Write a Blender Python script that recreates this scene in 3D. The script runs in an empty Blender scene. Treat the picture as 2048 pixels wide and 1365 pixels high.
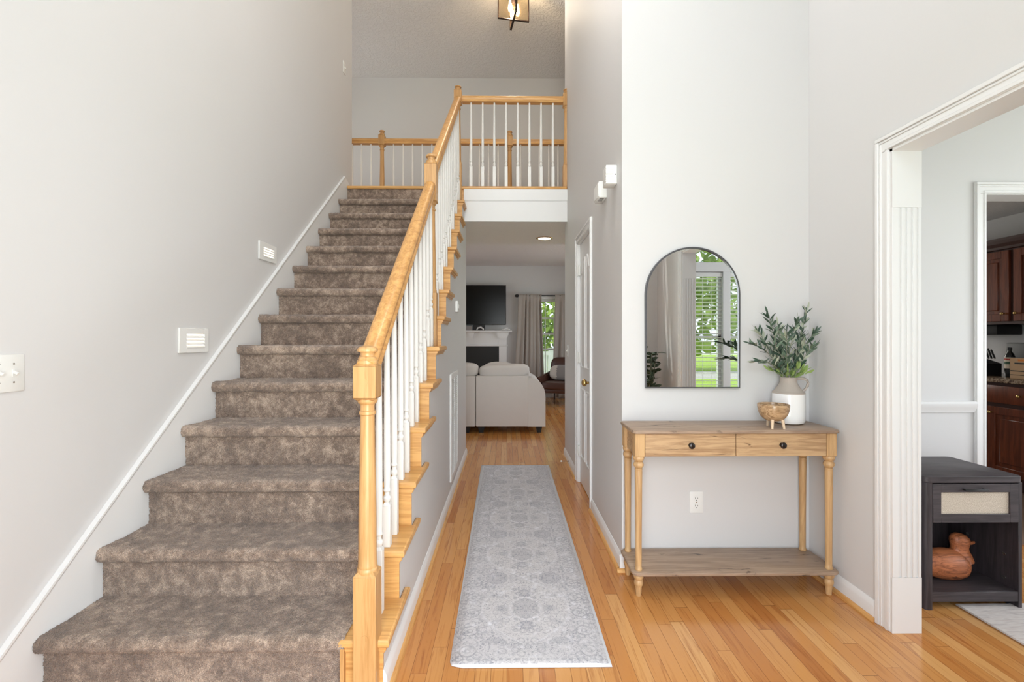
import bpy, bmesh, math, random
import numpy as np
from mathutils import Vector, Matrix
random.seed(7)
rng = np.random.default_rng(7)
PI = math.pi
scn = bpy.context.scene
COL = scn.collection

# ------------------------------------------------------------------ camera
F_PX, HOR, CAM_Z, YAW = 930.0, 677.25, 1.2227, 0.0112
cam_d = bpy.data.cameras.new('camera')
cam = bpy.data.objects.new('camera', cam_d)
COL.objects.link(cam)
cam.location = (0, 0, CAM_Z)
cam.rotation_euler = (PI / 2, 0, -YAW)
cam_d.sensor_width = 36.0
cam_d.lens = 36.0 * F_PX / 2048.0
cam_d.shift_y = -(682.5 - HOR) / 2048.0
cam_d.clip_start = 0.02
scn.camera = cam

# ------------------------------------------------------------------ world, sun, daylight, exposure
scn.view_settings.view_transform = 'Standard'
scn.view_settings.look = 'None'
scn.view_settings.gamma = 1.0
scn.view_settings.exposure = -0.14
scn.view_settings.use_curve_mapping = False
scn.cycles.use_denoising = True
scn.cycles.max_bounces = 10
scn.cycles.diffuse_bounces = 6
scn.cycles.glossy_bounces = 4
scn.cycles.transparent_max_bounces = 12
scn.cycles.sample_clamp_indirect = 4.0
scn.cycles.caustics_reflective = False
scn.cycles.caustics_refractive = False
w = bpy.data.worlds.new('sky')
scn.world = w
w.use_nodes = True
bg = w.node_tree.nodes['Background']
bg.inputs[0].default_value = (0.80, 0.90, 1.0, 1)
bg.inputs[1].default_value = 2.2


def area(name, loc, rot, sx, sy, power, color=(1, 1, 1), spread=PI):
    d = bpy.data.lights.new(name, 'AREA')
    d.shape = 'RECTANGLE'
    d.size, d.size_y = sx, sy
    d.energy = power
    d.color = color
    d.spread = spread
    o = bpy.data.objects.new(name, d)
    o.location, o.rotation_euler = loc, rot
    COL.objects.link(o)
    return o


def lamp(name, loc, power, color, r=0.04):
    d = bpy.data.lights.new(name, 'POINT')
    d.energy, d.color, d.shadow_soft_size = power, color, r
    o = bpy.data.objects.new(name, d)
    o.location = loc
    COL.objects.link(o)
    return o


sun_d = bpy.data.lights.new('sun', 'SUN')
sun_d.energy, sun_d.angle, sun_d.color = 3.0, 0.01, (1.0, 0.96, 0.88)
sun = bpy.data.objects.new('sun', sun_d)
sun.rotation_euler = (math.radians(8), math.radians(-35), 0)
COL.objects.link(sun)
DAY = (0.925, 0.965, 1.0)
# daylight through the front doorway and the tall window above it (both behind the camera)
area('daylight_front_doorway', (0.1, -0.45, 1.15), (PI / 2, 0, math.radians(8)), 1.3, 2.1, 98, DAY)
area('daylight_foyer_window', (0.1, -0.45, 3.6), (math.radians(76), 0, math.radians(14)), 2.2, 2.0, 62, DAY)
# added fill lamps, unseen, standing in for living room side windows
area('fill_living_right', (2.3, 7.4, 1.35), (0, PI / 2, 0), 1.7, 2.6, 20, DAY)
area('fill_living_left', (-3.85, 7.4, 1.35), (0, -PI / 2, 0), 1.7, 2.6, 10, DAY)
# added fills behind a made-up dining side window and kitchen window
area('fill_dining_side', (4.65, 1.1, 1.5), (0, PI / 2, 0), 1.5, 1.8, 62, DAY)
area('fill_kitchen', (3.4, 6.35, 1.6), (-PI / 2, 0, 0), 1.2, 1.0, 26, (1.0, 0.95, 0.88))
# added fill at the far left end, brightens the upper hall
area('fill_upper_hall', (-4.2, 6.0, 3.9), (0, -math.radians(100), 0), 1.2, 1.2, 22, (1.0, 0.96, 0.92))


def at(x, y, Y):
    """world point on the plane at depth Y that is seen at photo pixel (x, y)"""
    s = (x - 1024) / F_PX
    t = -(y - HOR) / F_PX
    dx = s * math.cos(YAW) + math.sin(YAW)
    dy = math.cos(YAW) - s * math.sin(YAW)
    k = Y / dy
    return Vector((k * dx, Y, CAM_Z + k * t))


# ------------------------------------------------------------------ materials
def s2l(c):
    return tuple(((v / 255) / 12.92 if v / 255 <= 0.04045 else ((v / 255 + 0.055) / 1.055) ** 2.4) for v in c) + (1.0,)


class NT:
    def __init__(s, name):
        s.m = bpy.data.materials.new(name)
        s.m.use_nodes = True
        s.t = s.m.node_tree
        s.b = s.t.nodes['Principled BSDF']
        s.out = s.t.nodes['Material Output']

    def n(s, typ, **kw):
        nd = s.t.nodes.new(typ)
        for k, v in kw.items():
            if k == 'inp':
                for a, b in v.items():
                    nd.inputs[a].default_value = b
            else:
                setattr(nd, k, v)
        return nd

    def l(s, a, b):
        s.t.links.new(a, b)

    def math(s, op, a, b=None, c=None):
        nd = s.n('ShaderNodeMath', operation=op)
        for i, v in enumerate((a, b, c)):
            if v is None:
                continue
            if isinstance(v, (int, float)):
                nd.inputs[i].default_value = v
            else:
                s.l(v, nd.inputs[i])
        return nd.outputs[0]

    def coord(s, scale=(1, 1, 1), loc=(0, 0, 0)):
        tc = s.n('ShaderNodeTexCoord')
        mp = s.n('ShaderNodeMapping')
        mp.inputs['Scale'].default_value = scale
        mp.inputs['Location'].default_value = loc
        s.l(tc.outputs['Object'], mp.inputs['Vector'])
        return mp.outputs[0]

    def noise(s, vec, scale, detail=3, rough=0.55, dist=0.0):
        nd = s.n('ShaderNodeTexNoise')
        s.l(vec, nd.inputs['Vector'])
        nd.inputs['Scale'].default_value = scale
        nd.inputs['Detail'].default_value = detail
        nd.inputs['Roughness'].default_value = rough
        nd.inputs['Distortion'].default_value = dist
        return nd.outputs['Fac']

    def ramp(s, fac, stops):
        r = s.n('ShaderNodeValToRGB')
        el = r.color_ramp.elements
        while len(el) > 1:
            el.remove(el[-1])
        el[0].position, el[0].color = stops[0]
        for p, c in stops[1:]:
            e = el.new(p)
            e.color = c
        s.l(fac, r.inputs[0])
        return r.outputs[0]

    def mix(s, fac, a, b, mode='MIX'):
        nd = s.n('ShaderNodeMix', data_type='RGBA', blend_type=mode)
        for sock, v in ((nd.inputs[0], fac), (nd.inputs[6], a), (nd.inputs[7], b)):
            if isinstance(v, (int, float)):
                sock.default_value = v
            elif isinstance(v, tuple):
                sock.default_value = v
            else:
                s.l(v, sock)
        return nd.outputs[2]

    def bump(s, h, strength, dist=0.01):
        nd = s.n('ShaderNodeBump')
        nd.inputs['Strength'].default_value = strength
        nd.inputs['Distance'].default_value = dist
        s.l(h, nd.inputs['Height'])
        s.l(nd.outputs[0], s.b.inputs['Normal'])

    def base(s, c):
        if isinstance(c, tuple):
            s.b.inputs['Base Color'].default_value = c
        else:
            s.l(c, s.b.inputs['Base Color'])

    def set(s, rough=0.5, metal=0.0, spec=0.5, **kw):
        s.b.inputs['Roughness'].default_value = rough
        s.b.inputs['Metallic'].default_value = metal
        s.b.inputs['Specular IOR Level'].default_value = spec
        for k, v in kw.items():
            s.b.inputs[k.replace('_', ' ')].default_value = v


def plain(name, rgb, rough=0.5, metal=0.0, spec=0.5, nb=0.0, ns=60, var=0.06, **kw):
    t = NT(name)
    v = t.coord()
    c = s2l(rgb)
    if var:
        n = t.noise(v, 9.0, 2)
        t.base(t.mix(t.math('MULTIPLY', n, var * 2), c, tuple(x * 0.82 for x in c[:3]) + (1,)))
    else:
        t.base(c)
    t.set(rough, metal, spec, **kw)
    if nb:
        t.bump(t.noise(v, ns, 3), nb, 0.004)
    return t.m


def wood(name, light, dark, axis='z', scale=1.0, rough=0.35, var=1.0, knots=False, bump=0.08):
    t = NT(name)
    st = {'x': (1.4, 22, 22), 'y': (22, 1.4, 22), 'z': (22, 22, 1.4)}[axis]
    st = tuple(a * scale for a in st)
    v = t.coord(st)
    n1 = t.noise(v, 1.6, 5, 0.6, 1.2)
    v2 = t.coord(tuple(a * 5 for a in st))
    n2 = t.noise(v2, 1.6, 3, 0.6)
    f = t.math('ADD', t.math('MULTIPLY', n1, 0.75), t.math('MULTIPLY', n2, 0.25))
    L, D = s2l(light), s2l(dark)
    mid = tuple((a + b) / 2 for a, b in zip(L, D))
    col = t.ramp(f, [(0.30, D), (0.46, mid), (0.56, L), (0.75, L)])
    if knots:
        kv = t.coord({'x': (2.2, 9, 9), 'y': (9, 2.2, 9), 'z': (9, 9, 2.2)}[axis], (3.1, 1.7, 0.4))
        kn = t.noise(kv, 1.3, 4, 0.7, 2.0)
        km = t.ramp(kn, [(0.0, (0, 0, 0, 1)), (0.60, (0, 0, 0, 1)), (0.68, (1, 1, 1, 1))])
        col = t.mix(km, col, tuple(x * 0.42 for x in D[:3]) + (1,))
    t.base(col)
    t.set(rough)
    t.bump(f, bump, 0.003)
    return t.m


def wallpaint(name, rgb, rough=0.55):
    t = NT(name)
    v = t.coord()
    c = s2l(rgb)
    t.base(t.mix(t.noise(v, 1.2, 2), c, tuple(x * 0.965 for x in c[:3]) + (1,)))
    t.set(rough, spec=0.35)
    t.bump(t.noise(v, 220, 2), 0.05, 0.002)
    return t.m


def ceilmat():
    t = NT('knockdown_ceiling')
    v = t.coord()
    t.base(s2l((222, 220, 219)))
    t.set(0.8, spec=0.25)
    n = t.noise(v, 26, 5, 0.62, 0.8)
    h = t.ramp(n, [(0.42, (0, 0, 0, 1)), (0.56, (1, 1, 1, 1))])
    t.bump(h, 0.45, 0.012)
    return t.m


def floormat():
    t = NT('oak_strip_floor')
    tc = t.n('ShaderNodeTexCoord')
    sp = t.n('ShaderNodeSeparateXYZ')
    t.l(tc.outputs['Object'], sp.inputs[0])
    X, Y = sp.outputs[0], sp.outputs[1]
    bx = t.math('DIVIDE', X, 0.0585)
    idx = t.math('FLOOR', bx)
    fx = t.math('SUBTRACT', bx, idx)
    wn = t.n('ShaderNodeTexWhiteNoise', noise_dimensions='1D')
    t.l(idx, wn.inputs['W'])
    L = t.math('MULTIPLY_ADD', wn.outputs[0], 0.55, 0.55)
    by = t.math('DIVIDE', t.math('MULTIPLY_ADD', wn.outputs[0], 37.0, Y), L)
    idy = t.math('FLOOR', by)
    fy = t.math('MULTIPLY', t.math('SUBTRACT', by, idy), L)
    cid = t.n('ShaderNodeCombineXYZ')
    t.l(idx, cid.inputs[0])
    t.l(idy, cid.inputs[1])
    wn2 = t.n('ShaderNodeTexWhiteNoise', noise_dimensions='2D')
    t.l(cid.outputs[0], wn2.inputs['Vector'])
    r = wn2.outputs[0]
    # grain, shifted per board
    off = t.n('ShaderNodeCombineXYZ')
    t.l(t.math('MULTIPLY', r, 50.0), off.inputs[2])
    gv = t.n('ShaderNodeVectorMath', operation='ADD')
    mp = t.n('ShaderNodeMapping')
    mp.inputs['Scale'].default_value = (26, 1.6, 1)
    t.l(tc.outputs['Object'], mp.inputs['Vector'])
    t.l(mp.outputs[0], gv.inputs[0])
    t.l(off.outputs[0], gv.inputs[1])
    g = t.noise(gv.outputs[0], 1.5, 5, 0.6, 1.5)
    mp2 = t.n('ShaderNodeMapping')
    mp2.inputs['Scale'].default_value = (190, 7, 1)
    t.l(tc.outputs['Object'], mp2.inputs['Vector'])
    g2 = t.noise(mp2.outputs[0], 1.5, 2)
    board = t.ramp(r, [(0.0, s2l((168, 106, 54))), (0.08, s2l((182, 121, 64))), (0.45, s2l((192, 134, 75))),
                       (0.8, s2l((199, 144, 84))), (1.0, s2l((210, 162, 104)))])
    gr = t.ramp(g, [(0.30, s2l((158, 96, 46))), (0.48, (1, 1, 1, 1)), (1.0, (1, 1, 1, 1))])
    c = t.mix(0.55, board, gr, 'MULTIPLY')
    c = t.mix(t.math('MULTIPLY', g2, 0.30), c, s2l((176, 116, 66)))
    gap = t.math('MAXIMUM', t.math('LESS_THAN', fx, 0.028), t.math('LESS_THAN', fy, 0.0022))
    c = t.mix(t.math('MULTIPLY', gap, 0.72), c, s2l((86, 48, 24)))
    t.base(c)
    t.set(0.17, spec=0.55)
    h = t.math('SUBTRACT', t.math('MULTIPLY', g2, 0.15), gap)
    t.bump(h, 0.12, 0.002)
    return t.m


def carpetmat():
    t = NT('brown_pile_carpet')
    v = t.coord()
    blot = t.noise(v, 22, 6, 0.78, 0.25)
    big = t.noise(v, 3.2, 2)
    vor = t.n('ShaderNodeTexVoronoi')
    t.l(v, vor.inputs['Vector'])
    vor.inputs['Scale'].default_value = 330
    fine = t.noise(v, 420, 2, 0.6)
    f = t.math('ADD', t.math('MULTIPLY', blot, 0.72), t.math('MULTIPLY', big, 0.28))
    c = t.ramp(f, [(0.38, s2l((108, 92, 80))), (0.49, s2l((140, 122, 107))), (0.60, s2l((190, 173, 156)))])
    sp = t.ramp(fine, [(0.36, s2l((92, 78, 70))), (0.50, s2l((200, 186, 176))), (0.66, (1, 1, 1, 1))])
    c = t.mix(0.75, c, sp, 'MULTIPLY')
    dk = t.ramp(vor.outputs['Distance'], [(0.0, (1, 1, 1, 1)), (0.7, s2l((150, 135, 125)))])
    c = t.mix(0.6, c, dk, 'MULTIPLY')
    hs = t.n('ShaderNodeHueSaturation', inp={'Value': 1.95, 'Saturation': 0.95})
    t.l(c, hs.inputs['Color'])
    t.base(hs.outputs[0])
    t.set(0.95, spec=0.1)
    t.b.inputs['Sheen Weight'].default_value = 0.35
    t.b.inputs['Sheen Roughness'].default_value = 0.6
    h = t.math('ADD', fine, t.math('MULTIPLY', vor.outputs['Distance'], -0.8))
    t.bump(h, 0.9, 0.004)
    return t.m


def rugmat(xc, x_half, y0, y1, name='faded_oriental_runner'):
    """grey distressed runner: border bands, rosettes and a chain of mirrored medallions"""
    t = NT(name)
    tc = t.n('ShaderNodeTexCoord')
    sp = t.n('ShaderNodeSeparateXYZ')
    t.l(tc.outputs['Object'], sp.inputs[0])
    ax = t.math('ABSOLUTE', t.math('SUBTRACT', sp.outputs[0], xc))
    dy = t.math('MINIMUM', t.math('SUBTRACT', sp.outputs[1], y0), t.math('SUBTRACT', y1, sp.outputs[1]))
    per = 0.526
    ph = t.math('ABSOLUTE', t.math('SUBTRACT', t.math('FRACT', t.math('DIVIDE', t.math('SUBTRACT', sp.outputs[1], 2.09 - per / 2), per)), 0.5))
    ym = t.math('MULTIPLY', ph, per)            # distance from medallion centre
    # mirrored detail coordinates
    cv = t.n('ShaderNodeCombineXYZ')
    t.l(ax, cv.inputs[0])
    t.l(ym, cv.inputs[1])
    det = t.noise(cv.outputs[0], 34, 3, 0.6, 2.2)
    lines = t.math('ABSOLUTE', t.math('SUBTRACT', det, 0.5))
    lines = t.ramp(lines, [(0.0, (1, 1, 1, 1)), (0.028, (0, 0, 0, 1))])
    vr = t.n('ShaderNodeTexVoronoi')
    t.l(cv.outputs[0], vr.inputs['Vector'])
    vr.inputs['Scale'].default_value = 26
    vd = vr.outputs['Distance']
    flor = t.ramp(t.math('ABSOLUTE', t.math('SUBTRACT', vd, 0.42)), [(0.0, (1, 1, 1, 1)), (0.10, (0, 0, 0, 1))])
    vr2 = t.n('ShaderNodeTexVoronoi')
    t.l(cv.outputs[0], vr2.inputs['Vector'])
    vr2.inputs['Scale'].default_value = 95
    spk = t.ramp(vr2.outputs['Distance'], [(0.18, (1, 1, 1, 1)), (0.34, (0, 0, 0, 1))])
    # medallion ellipses
    e = t.math('SQRT', t.math('ADD', t.math('POWER', t.math('DIVIDE', ax, 0.060), 2.0), t.math('POWER', t.math('DIVIDE', ym, 0.075), 2.0)))
    rag = t.noise(cv.outputs[0], 70, 2, 0.7)
    core = t.math('LESS_THAN', t.math('MULTIPLY_ADD', rag, 0.9, t.math('SUBTRACT', e, 0.45)), 1.0)
    def oval(ax0, ym0, ra, rb):
        q = t.math('ADD', t.math('POWER', t.math('DIVIDE', t.math('SUBTRACT', ax, ax0), ra), 2.0), t.math('POWER', t.math('DIVIDE', t.math('SUBTRACT', ym, ym0), rb), 2.0))
        return t.math('LESS_THAN', t.math('MULTIPLY_ADD', rag, 1.0, t.math('SUBTRACT', q, 0.5)), 1.0)
    sat = t.math('MAXIMUM', t.math('MAXIMUM', oval(0.0, 0.125, 0.030, 0.030), oval(0.105, 0.0, 0.030, 0.026)), oval(0.135, 0.263, 0.055, 0.062))
    ring = t.ramp(t.math('ABSOLUTE', t.math('SUBTRACT', e, 1.15)), [(0.0, (1, 1, 1, 1)), (0.16, (0, 0, 0, 1))])
    # big ogee
    og = t.math('ADD', t.math('DIVIDE', ax, 0.195), t.math('POWER', t.math('DIVIDE', ym, 0.255), 2.0))
    og_line = t.ramp(t.math('ABSOLUTE', t.math('SUBTRACT', og, 1.0)), [(0.0, (1, 1, 1, 1)), (0.055, (0, 0, 0, 1))])
    spandrel = t.math('GREATER_THAN', og, 1.0)
    field = t.math('MULTIPLY', t.math('LESS_THAN', ax, 0.2), t.math('GREATER_THAN', dy, 0.13))
    notfield = t.math('SUBTRACT', 1.0, field)
    # border rosettes
    bv = t.n('ShaderNodeCombineXYZ')
    t.l(t.math('SUBTRACT', t.math('FRACT', t.math('DIVIDE', t.math('SUBTRACT', sp.outputs[1], y0 + 0.02), 0.125)), 0.5), bv.inputs[1])
    t.l(t.math('DIVIDE', t.math('SUBTRACT', ax, 0.237), 0.125), bv.inputs[0])
    ln = t.n('ShaderNodeVectorMath', operation='LENGTH')
    t.l(bv.outputs[0], ln.inputs[0])
    ros = t.math('LESS_THAN', t.math('ABSOLUTE', t.math('SUBTRACT', t.math('FRACT', t.math('MULTIPLY', ln.outputs[1], 6.0)), 0.5)), 0.16)
    ros = t.math('MULTIPLY', ros, t.math('LESS_THAN', ln.outputs[1], 0.40))
    # dotted guard stripes
    dots = t.math('MULTIPLY', t.math('LESS_THAN', t.math('ABSOLUTE', t.math('SUBTRACT', ax, 0.272)), 0.006),
                  t.math('LESS_THAN', t.math('FRACT', t.math('MULTIPLY', sp.outputs[1], 34.0)), 0.5))
    dots2 = t.math('MULTIPLY', t.math('LESS_THAN', t.math('ABSOLUTE', t.math('SUBTRACT', ax, 0.202)), 0.004),
                   t.math('LESS_THAN', t.math('FRACT', t.math('MULTIPLY', sp.outputs[1], 40.0)), 0.5))
    dotsE = t.math('MULTIPLY', t.math('LESS_THAN', t.math('ABSOLUTE', t.math('SUBTRACT', dy, 0.035)), 0.006),
                   t.math('LESS_THAN', t.math('FRACT', t.math('MULTIPLY', sp.outputs[0], 34.0)), 0.5))
    dotsF = t.math('MULTIPLY', t.math('LESS_THAN', t.math('ABSOLUTE', t.math('SUBTRACT', dy, 0.125)), 0.005),
                   t.math('LESS_THAN', t.math('FRACT', t.math('MULTIPLY', sp.outputs[0], 40.0)), 0.5))
    wearv = t.noise(tc.outputs['Object'], 7, 4, 0.7)
    wear = t.ramp(wearv, [(0.30, (0.35, 0.35, 0.35, 1)), (0.62, (1, 1, 1, 1))])
    mpw = t.n('ShaderNodeMapping')
    mpw.inputs['Scale'].default_value = (60, 260, 1)
    t.l(tc.outputs['Object'], mpw.inputs['Vector'])
    weave = t.noise(mpw.outputs[0], 1.5, 2, 0.8)
    base = s2l((196, 193, 194))
    c = t.mix(t.math('MULTIPLY', spandrel, 0.16), base, s2l((176, 176, 184)))
    c = t.mix(t.math('MULTIPLY', notfield, 0.22), c, s2l((188, 187, 190)))
    c = t.mix(t.math('MULTIPLY', t.math('MULTIPLY', flor, wear), 0.62), c, s2l((120, 122, 134)))
    c = t.mix(t.math('MULTIPLY', lines, 0.75), c, s2l((104, 106, 118)))
    spw = t.ramp(t.noise(tc.outputs['Object'], 13, 3, 0.7), [(0.40, (0, 0, 0, 1)), (0.62, (1, 1, 1, 1))])
    c = t.mix(t.math('MULTIPLY', t.math('MULTIPLY', spk, spw), 0.85), c, s2l((96, 98, 112)))
    wht = t.ramp(t.noise(tc.outputs['Object'], 19, 3, 0.7), [(0.55, (0, 0, 0, 1)), (0.70, (1, 1, 1, 1))])
    c = t.mix(t.math('MULTIPLY', wht, 0.5), c, s2l((226, 226, 232)))
    c = t.mix(t.math('MULTIPLY', t.math('MULTIPLY', sat, field), t.math('MULTIPLY_ADD', spk, 0.35, 0.25)), c, s2l((104, 106, 122)))
    c = t.mix(t.math('MULTIPLY', t.math('MULTIPLY', t.math('MULTIPLY', core, field), t.math('ADD', spk, 0.5)), 0.55), c, s2l((112, 114, 126)))
    lite = t.math('MULTIPLY', t.math('MAXIMUM', ring, og_line), field)
    c = t.mix(t.math('MULTIPLY', t.math('MULTIPLY', lite, t.math('MULTIPLY_ADD', wht, 0.6, 0.3)), 0.75), c, s2l((224, 224, 230)))
    dark = t.math('MAXIMUM', t.math('MAXIMUM', ros, dots), t.math('MAXIMUM', t.math('MAXIMUM', dots2, dotsE), dotsF))
    c = t.mix(t.math('MULTIPLY', dark, t.math('MULTIPLY', wear, 0.55)), c, s2l((126, 126, 134)))
    c = t.mix(t.math('MULTIPLY', weave, 0.30), c, s2l((216, 216, 220)))
    edge = t.math('MAXIMUM', t.math('GREATER_THAN', ax, x_half - 0.012), t.math('LESS_THAN', dy, 0.014))
    c = t.mix(edge, c, s2l((208, 210, 214)))
    t.base(c)
    t.set(0.9, spec=0.15)
    t.bump(weave, 0.25, 0.002)
    return t.m


M = {}
M['wall'] = wallpaint('greige_wall_paint', (206, 205, 205))
M['trim'] = plain('white_trim_paint', (222, 222, 222), 0.35, var=0.02)
M['plastic'] = plain('white_plastic', (224, 224, 222), 0.4, var=0.0)
M['ivory'] = plain('ivory_plastic', (220, 220, 217), 0.4, var=0.0)
M['balu'] = plain('white_baluster_paint', (224, 223, 220), 0.4, var=0.02)
M['ceil'] = ceilmat()
M['floor'] = floormat()
M['carpet'] = carpetmat()
M['oak'] = wood('honey_oak_vertical', (197, 154, 102), (170, 125, 74), 'z')
M['oak_y'] = wood('honey_oak_along', (210, 160, 98), (172, 118, 60), 'y')
M['oak_x'] = wood('honey_oak_across', (214, 166, 104), (178, 126, 68), 'x')
M['console_x'] = wood('rustic_oak_veneer', (190, 158, 120), (142, 108, 76), 'x', 1.2, 0.5, knots=True)
M['console_top'] = wood('rustic_oak_veneer_grey', (166, 143, 122), (128, 106, 90), 'x', 1.2, 0.42, knots=True)
M['console_leg'] = wood('natural_turned_oak', (196, 160, 114), (164, 126, 84), 'z', 1.0, 0.45)
M['espresso'] = wood('dark_espresso_woodgrain', (62, 55, 58), (36, 31, 34), 'z', 1.3, 0.5)
M['espresso_x'] = wood('dark_espresso_woodgrain_across', (68, 61, 64), (40, 35, 38), 'x', 1.3, 0.5)
M['cherry'] = wood('dark_cherry_cabinet', (112, 56, 32), (68, 28, 16), 'z', 0.9, 0.3)
M['cherry_dark'] = plain('dark_cherry_edge', (56, 28, 20), 0.35)
M['black'] = plain('black_matte', (20, 20, 21), 0.5, var=0.0)
M['blackgloss'] = plain('black_gloss', (10, 10, 10), 0.12, var=0.0)
M['dkmetal'] = plain('dark_pewter', (66, 62, 62), 0.28, 0.9, var=0.0)
M['bronze'] = plain('dark_bronze', (54, 40, 32), 0.4, 0.7, var=0.0)
M['brass'] = plain('aged_brass', (196, 164, 104), 0.25, 0.95, var=0.0)
M['nickel'] = plain('satin_nickel', (196, 192, 186), 0.25, 0.95, var=0.0)
M['frame'] = plain('gunmetal_frame', (92, 92, 96), 0.35, 0.6, var=0.0)
M['leather'] = plain('brown_leather', (74, 46, 36), 0.38, nb=0.2, ns=90)
M['drape'] = plain('greige_curtain_cloth', (176, 169, 162), 0.9, spec=0.1, nb=0.3, ns=300)
M['sofa'] = plain('light_grey_upholstery', (206, 202, 199), 0.92, spec=0.1, nb=0.4, ns=260, var=0.12)
M['cushw'] = plain('cream_cushion_cloth', (206, 200, 192), 0.9, spec=0.1, nb=0.3, ns=250)
M['cushg'] = plain('grey_cushion_band', (142, 138, 136), 0.9, spec=0.1, nb=0.3, ns=250)
M['ceramw'] = plain('white_glazed_ceramic', (236, 236, 236), 0.12, var=0.0)
M['ceramg'] = plain('matte_taupe_ceramic', (172, 162, 153), 0.75, nb=0.4, ns=40)
M['stem'] = plain('olive_stem', (132, 136, 118), 0.7)
M['leafd'] = plain('olive_leaf_dark', (58, 82, 66), 0.5, var=0.5)
M['leafm'] = plain('olive_leaf_mid', (104, 124, 104), 0.5, var=0.5)
M['leafs'] = plain('olive_leaf_silver', (166, 172, 152), 0.6, var=0.3)
M['leafl'] = plain('young_leaf_green', (138, 164, 92), 0.5, var=0.4)
M['petd'] = plain('indoor_plant_leaf', (66, 84, 64), 0.5, var=0.5)
M['pot'] = plain('dark_pot', (60, 58, 56), 0.5)
M['tile'] = plain('brown_floor_tile', (134, 108, 92), 0.4, var=0.5)
M['lawn'] = plain('lawn_grass', (176, 206, 96), 0.9, spec=0.1, var=0.8)
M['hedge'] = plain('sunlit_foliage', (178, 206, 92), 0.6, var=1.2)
M['hedge2'] = plain('evergreen_foliage', (120, 150, 84), 0.6, var=1.0)  # darker green of the evergreen bush
M['concrete'] = plain('pale_concrete', (196, 192, 184), 0.9)
M['siding'] = plain('pale_siding', (208, 204, 196), 0.8)
M['screen'] = plain('tv_screen', (9, 9, 10), 0.22, var=0.0, spec=0.25)
M['cardboard'] = plain('tan_cardboard', (186, 152, 118), 0.8)
M['red'] = plain('label_red', (170, 62, 48), 0.6, var=0)
M['green'] = plain('label_green', (52, 84, 60), 0.6, var=0)
M['orange'] = plain('label_orange', (206, 120, 40), 0.6, var=0)
M['labelw'] = plain('label_cream', (206, 192, 174), 0.6, var=0)
M['glassdark'] = plain('dark_bottle_glass', (18, 20, 18), 0.06, var=0)
M['bowl'] = wood('lacquered_mango_wood', (190, 160, 124), (112, 80, 52), 'x', 2.2, 0.22, knots=True)
M['paleleg'] = plain('pale_wood_peg', (216, 192, 164), 0.5)
M['duck'] = wood('carved_reddish_wood', (184, 112, 72), (104, 56, 34), 'x', 2.6, 0.42, knots=True, bump=0.5)


def granite():
    t = NT('speckled_granite')
    v = t.coord()
    n = t.noise(v, 42, 4, 0.7)
    t.base(t.ramp(n, [(0.34, s2l((44, 34, 30))), (0.47, s2l((110, 90, 74))), (0.56, s2l((170, 150, 126))), (0.66, s2l((74, 60, 52)))]))
    t.set(0.15)
    return t.m


def cane():
    t = NT('woven_cane_webbing')
    v = t.coord()
    mp = t.n('ShaderNodeMapping')
    mp.inputs['Scale'].default_value = (260, 40, 900)
    t.l(v, mp.inputs['Vector'])
    n = t.noise(mp.outputs[0], 1, 2)
    mp2 = t.n('ShaderNodeMapping')
    mp2.inputs['Scale'].default_value = (900, 40, 200)
    t.l(v, mp2.inputs['Vector'])
    n2 = t.noise(mp2.outputs[0], 1, 2)
    f = t.math('ADD', t.math('MULTIPLY', n, 0.5), t.math('MULTIPLY', n2, 0.5))
    t.base(t.ramp(f, [(0.38, s2l((150, 134, 118))), (0.5, s2l((196, 184, 168))), (0.62, s2l((222, 214, 202)))]))
    t.set(0.8)
    t.bump(f, 0.4, 0.002)
    return t.m


def emit(name, rgb, strength):
    t = NT(name)
    t.base(s2l(rgb))
    t.b.inputs['Emission Color'].default_value = s2l(rgb)
    t.b.inputs['Emission Strength'].default_value = strength
    return t.m


def glass(name, tint=(1, 1, 1, 1), refl=0.08):
    t = NT(name)
    tr = t.n('ShaderNodeBsdfTransparent')
    tr.inputs[0].default_value = tint
    gl = t.n('ShaderNodeBsdfGlossy')
    gl.inputs['Roughness'].default_value = 0.02
    mx = t.n('ShaderNodeMixShader')
    mx.inputs[0].default_value = refl
    t.l(tr.outputs[0], mx.inputs[1])
    t.l(gl.outputs[0], mx.inputs[2])
    t.l(mx.outputs[0], t.out.inputs[0])
    return t.m


def amber():
    t = NT('amber_seeded_glass')
    tr = t.n('ShaderNodeBsdfTransparent')
    tr.inputs[0].default_value = (1.0, 0.93, 0.80, 1)
    df = t.n('ShaderNodeBsdfTranslucent')
    df.inputs[0].default_value = (1.0, 0.80, 0.55, 1)
    mx = t.n('ShaderNodeMixShader')
    mx.inputs[0].default_value = 0.10
    t.l(tr.outputs[0], mx.inputs[1])
    t.l(df.outputs[0], mx.inputs[2])
    t.l(mx.outputs[0], t.out.inputs[0])
    return t.m


M['granite'] = granite()
M['cane'] = cane()
M['glass'] = glass('window_glass')
M['amber'] = amber()
M['mirror'] = plain('silvered_mirror', (226, 228, 228), 0.0, 1.0, var=0.0)
M['bulb'] = emit('lit_bulb', (255, 236, 200), 14)
M['led'] = emit('lit_recessed_lens', (255, 246, 226), 7)
M['stepled'] = emit('lit_step_lens', (255, 246, 232), 1.15)


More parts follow.
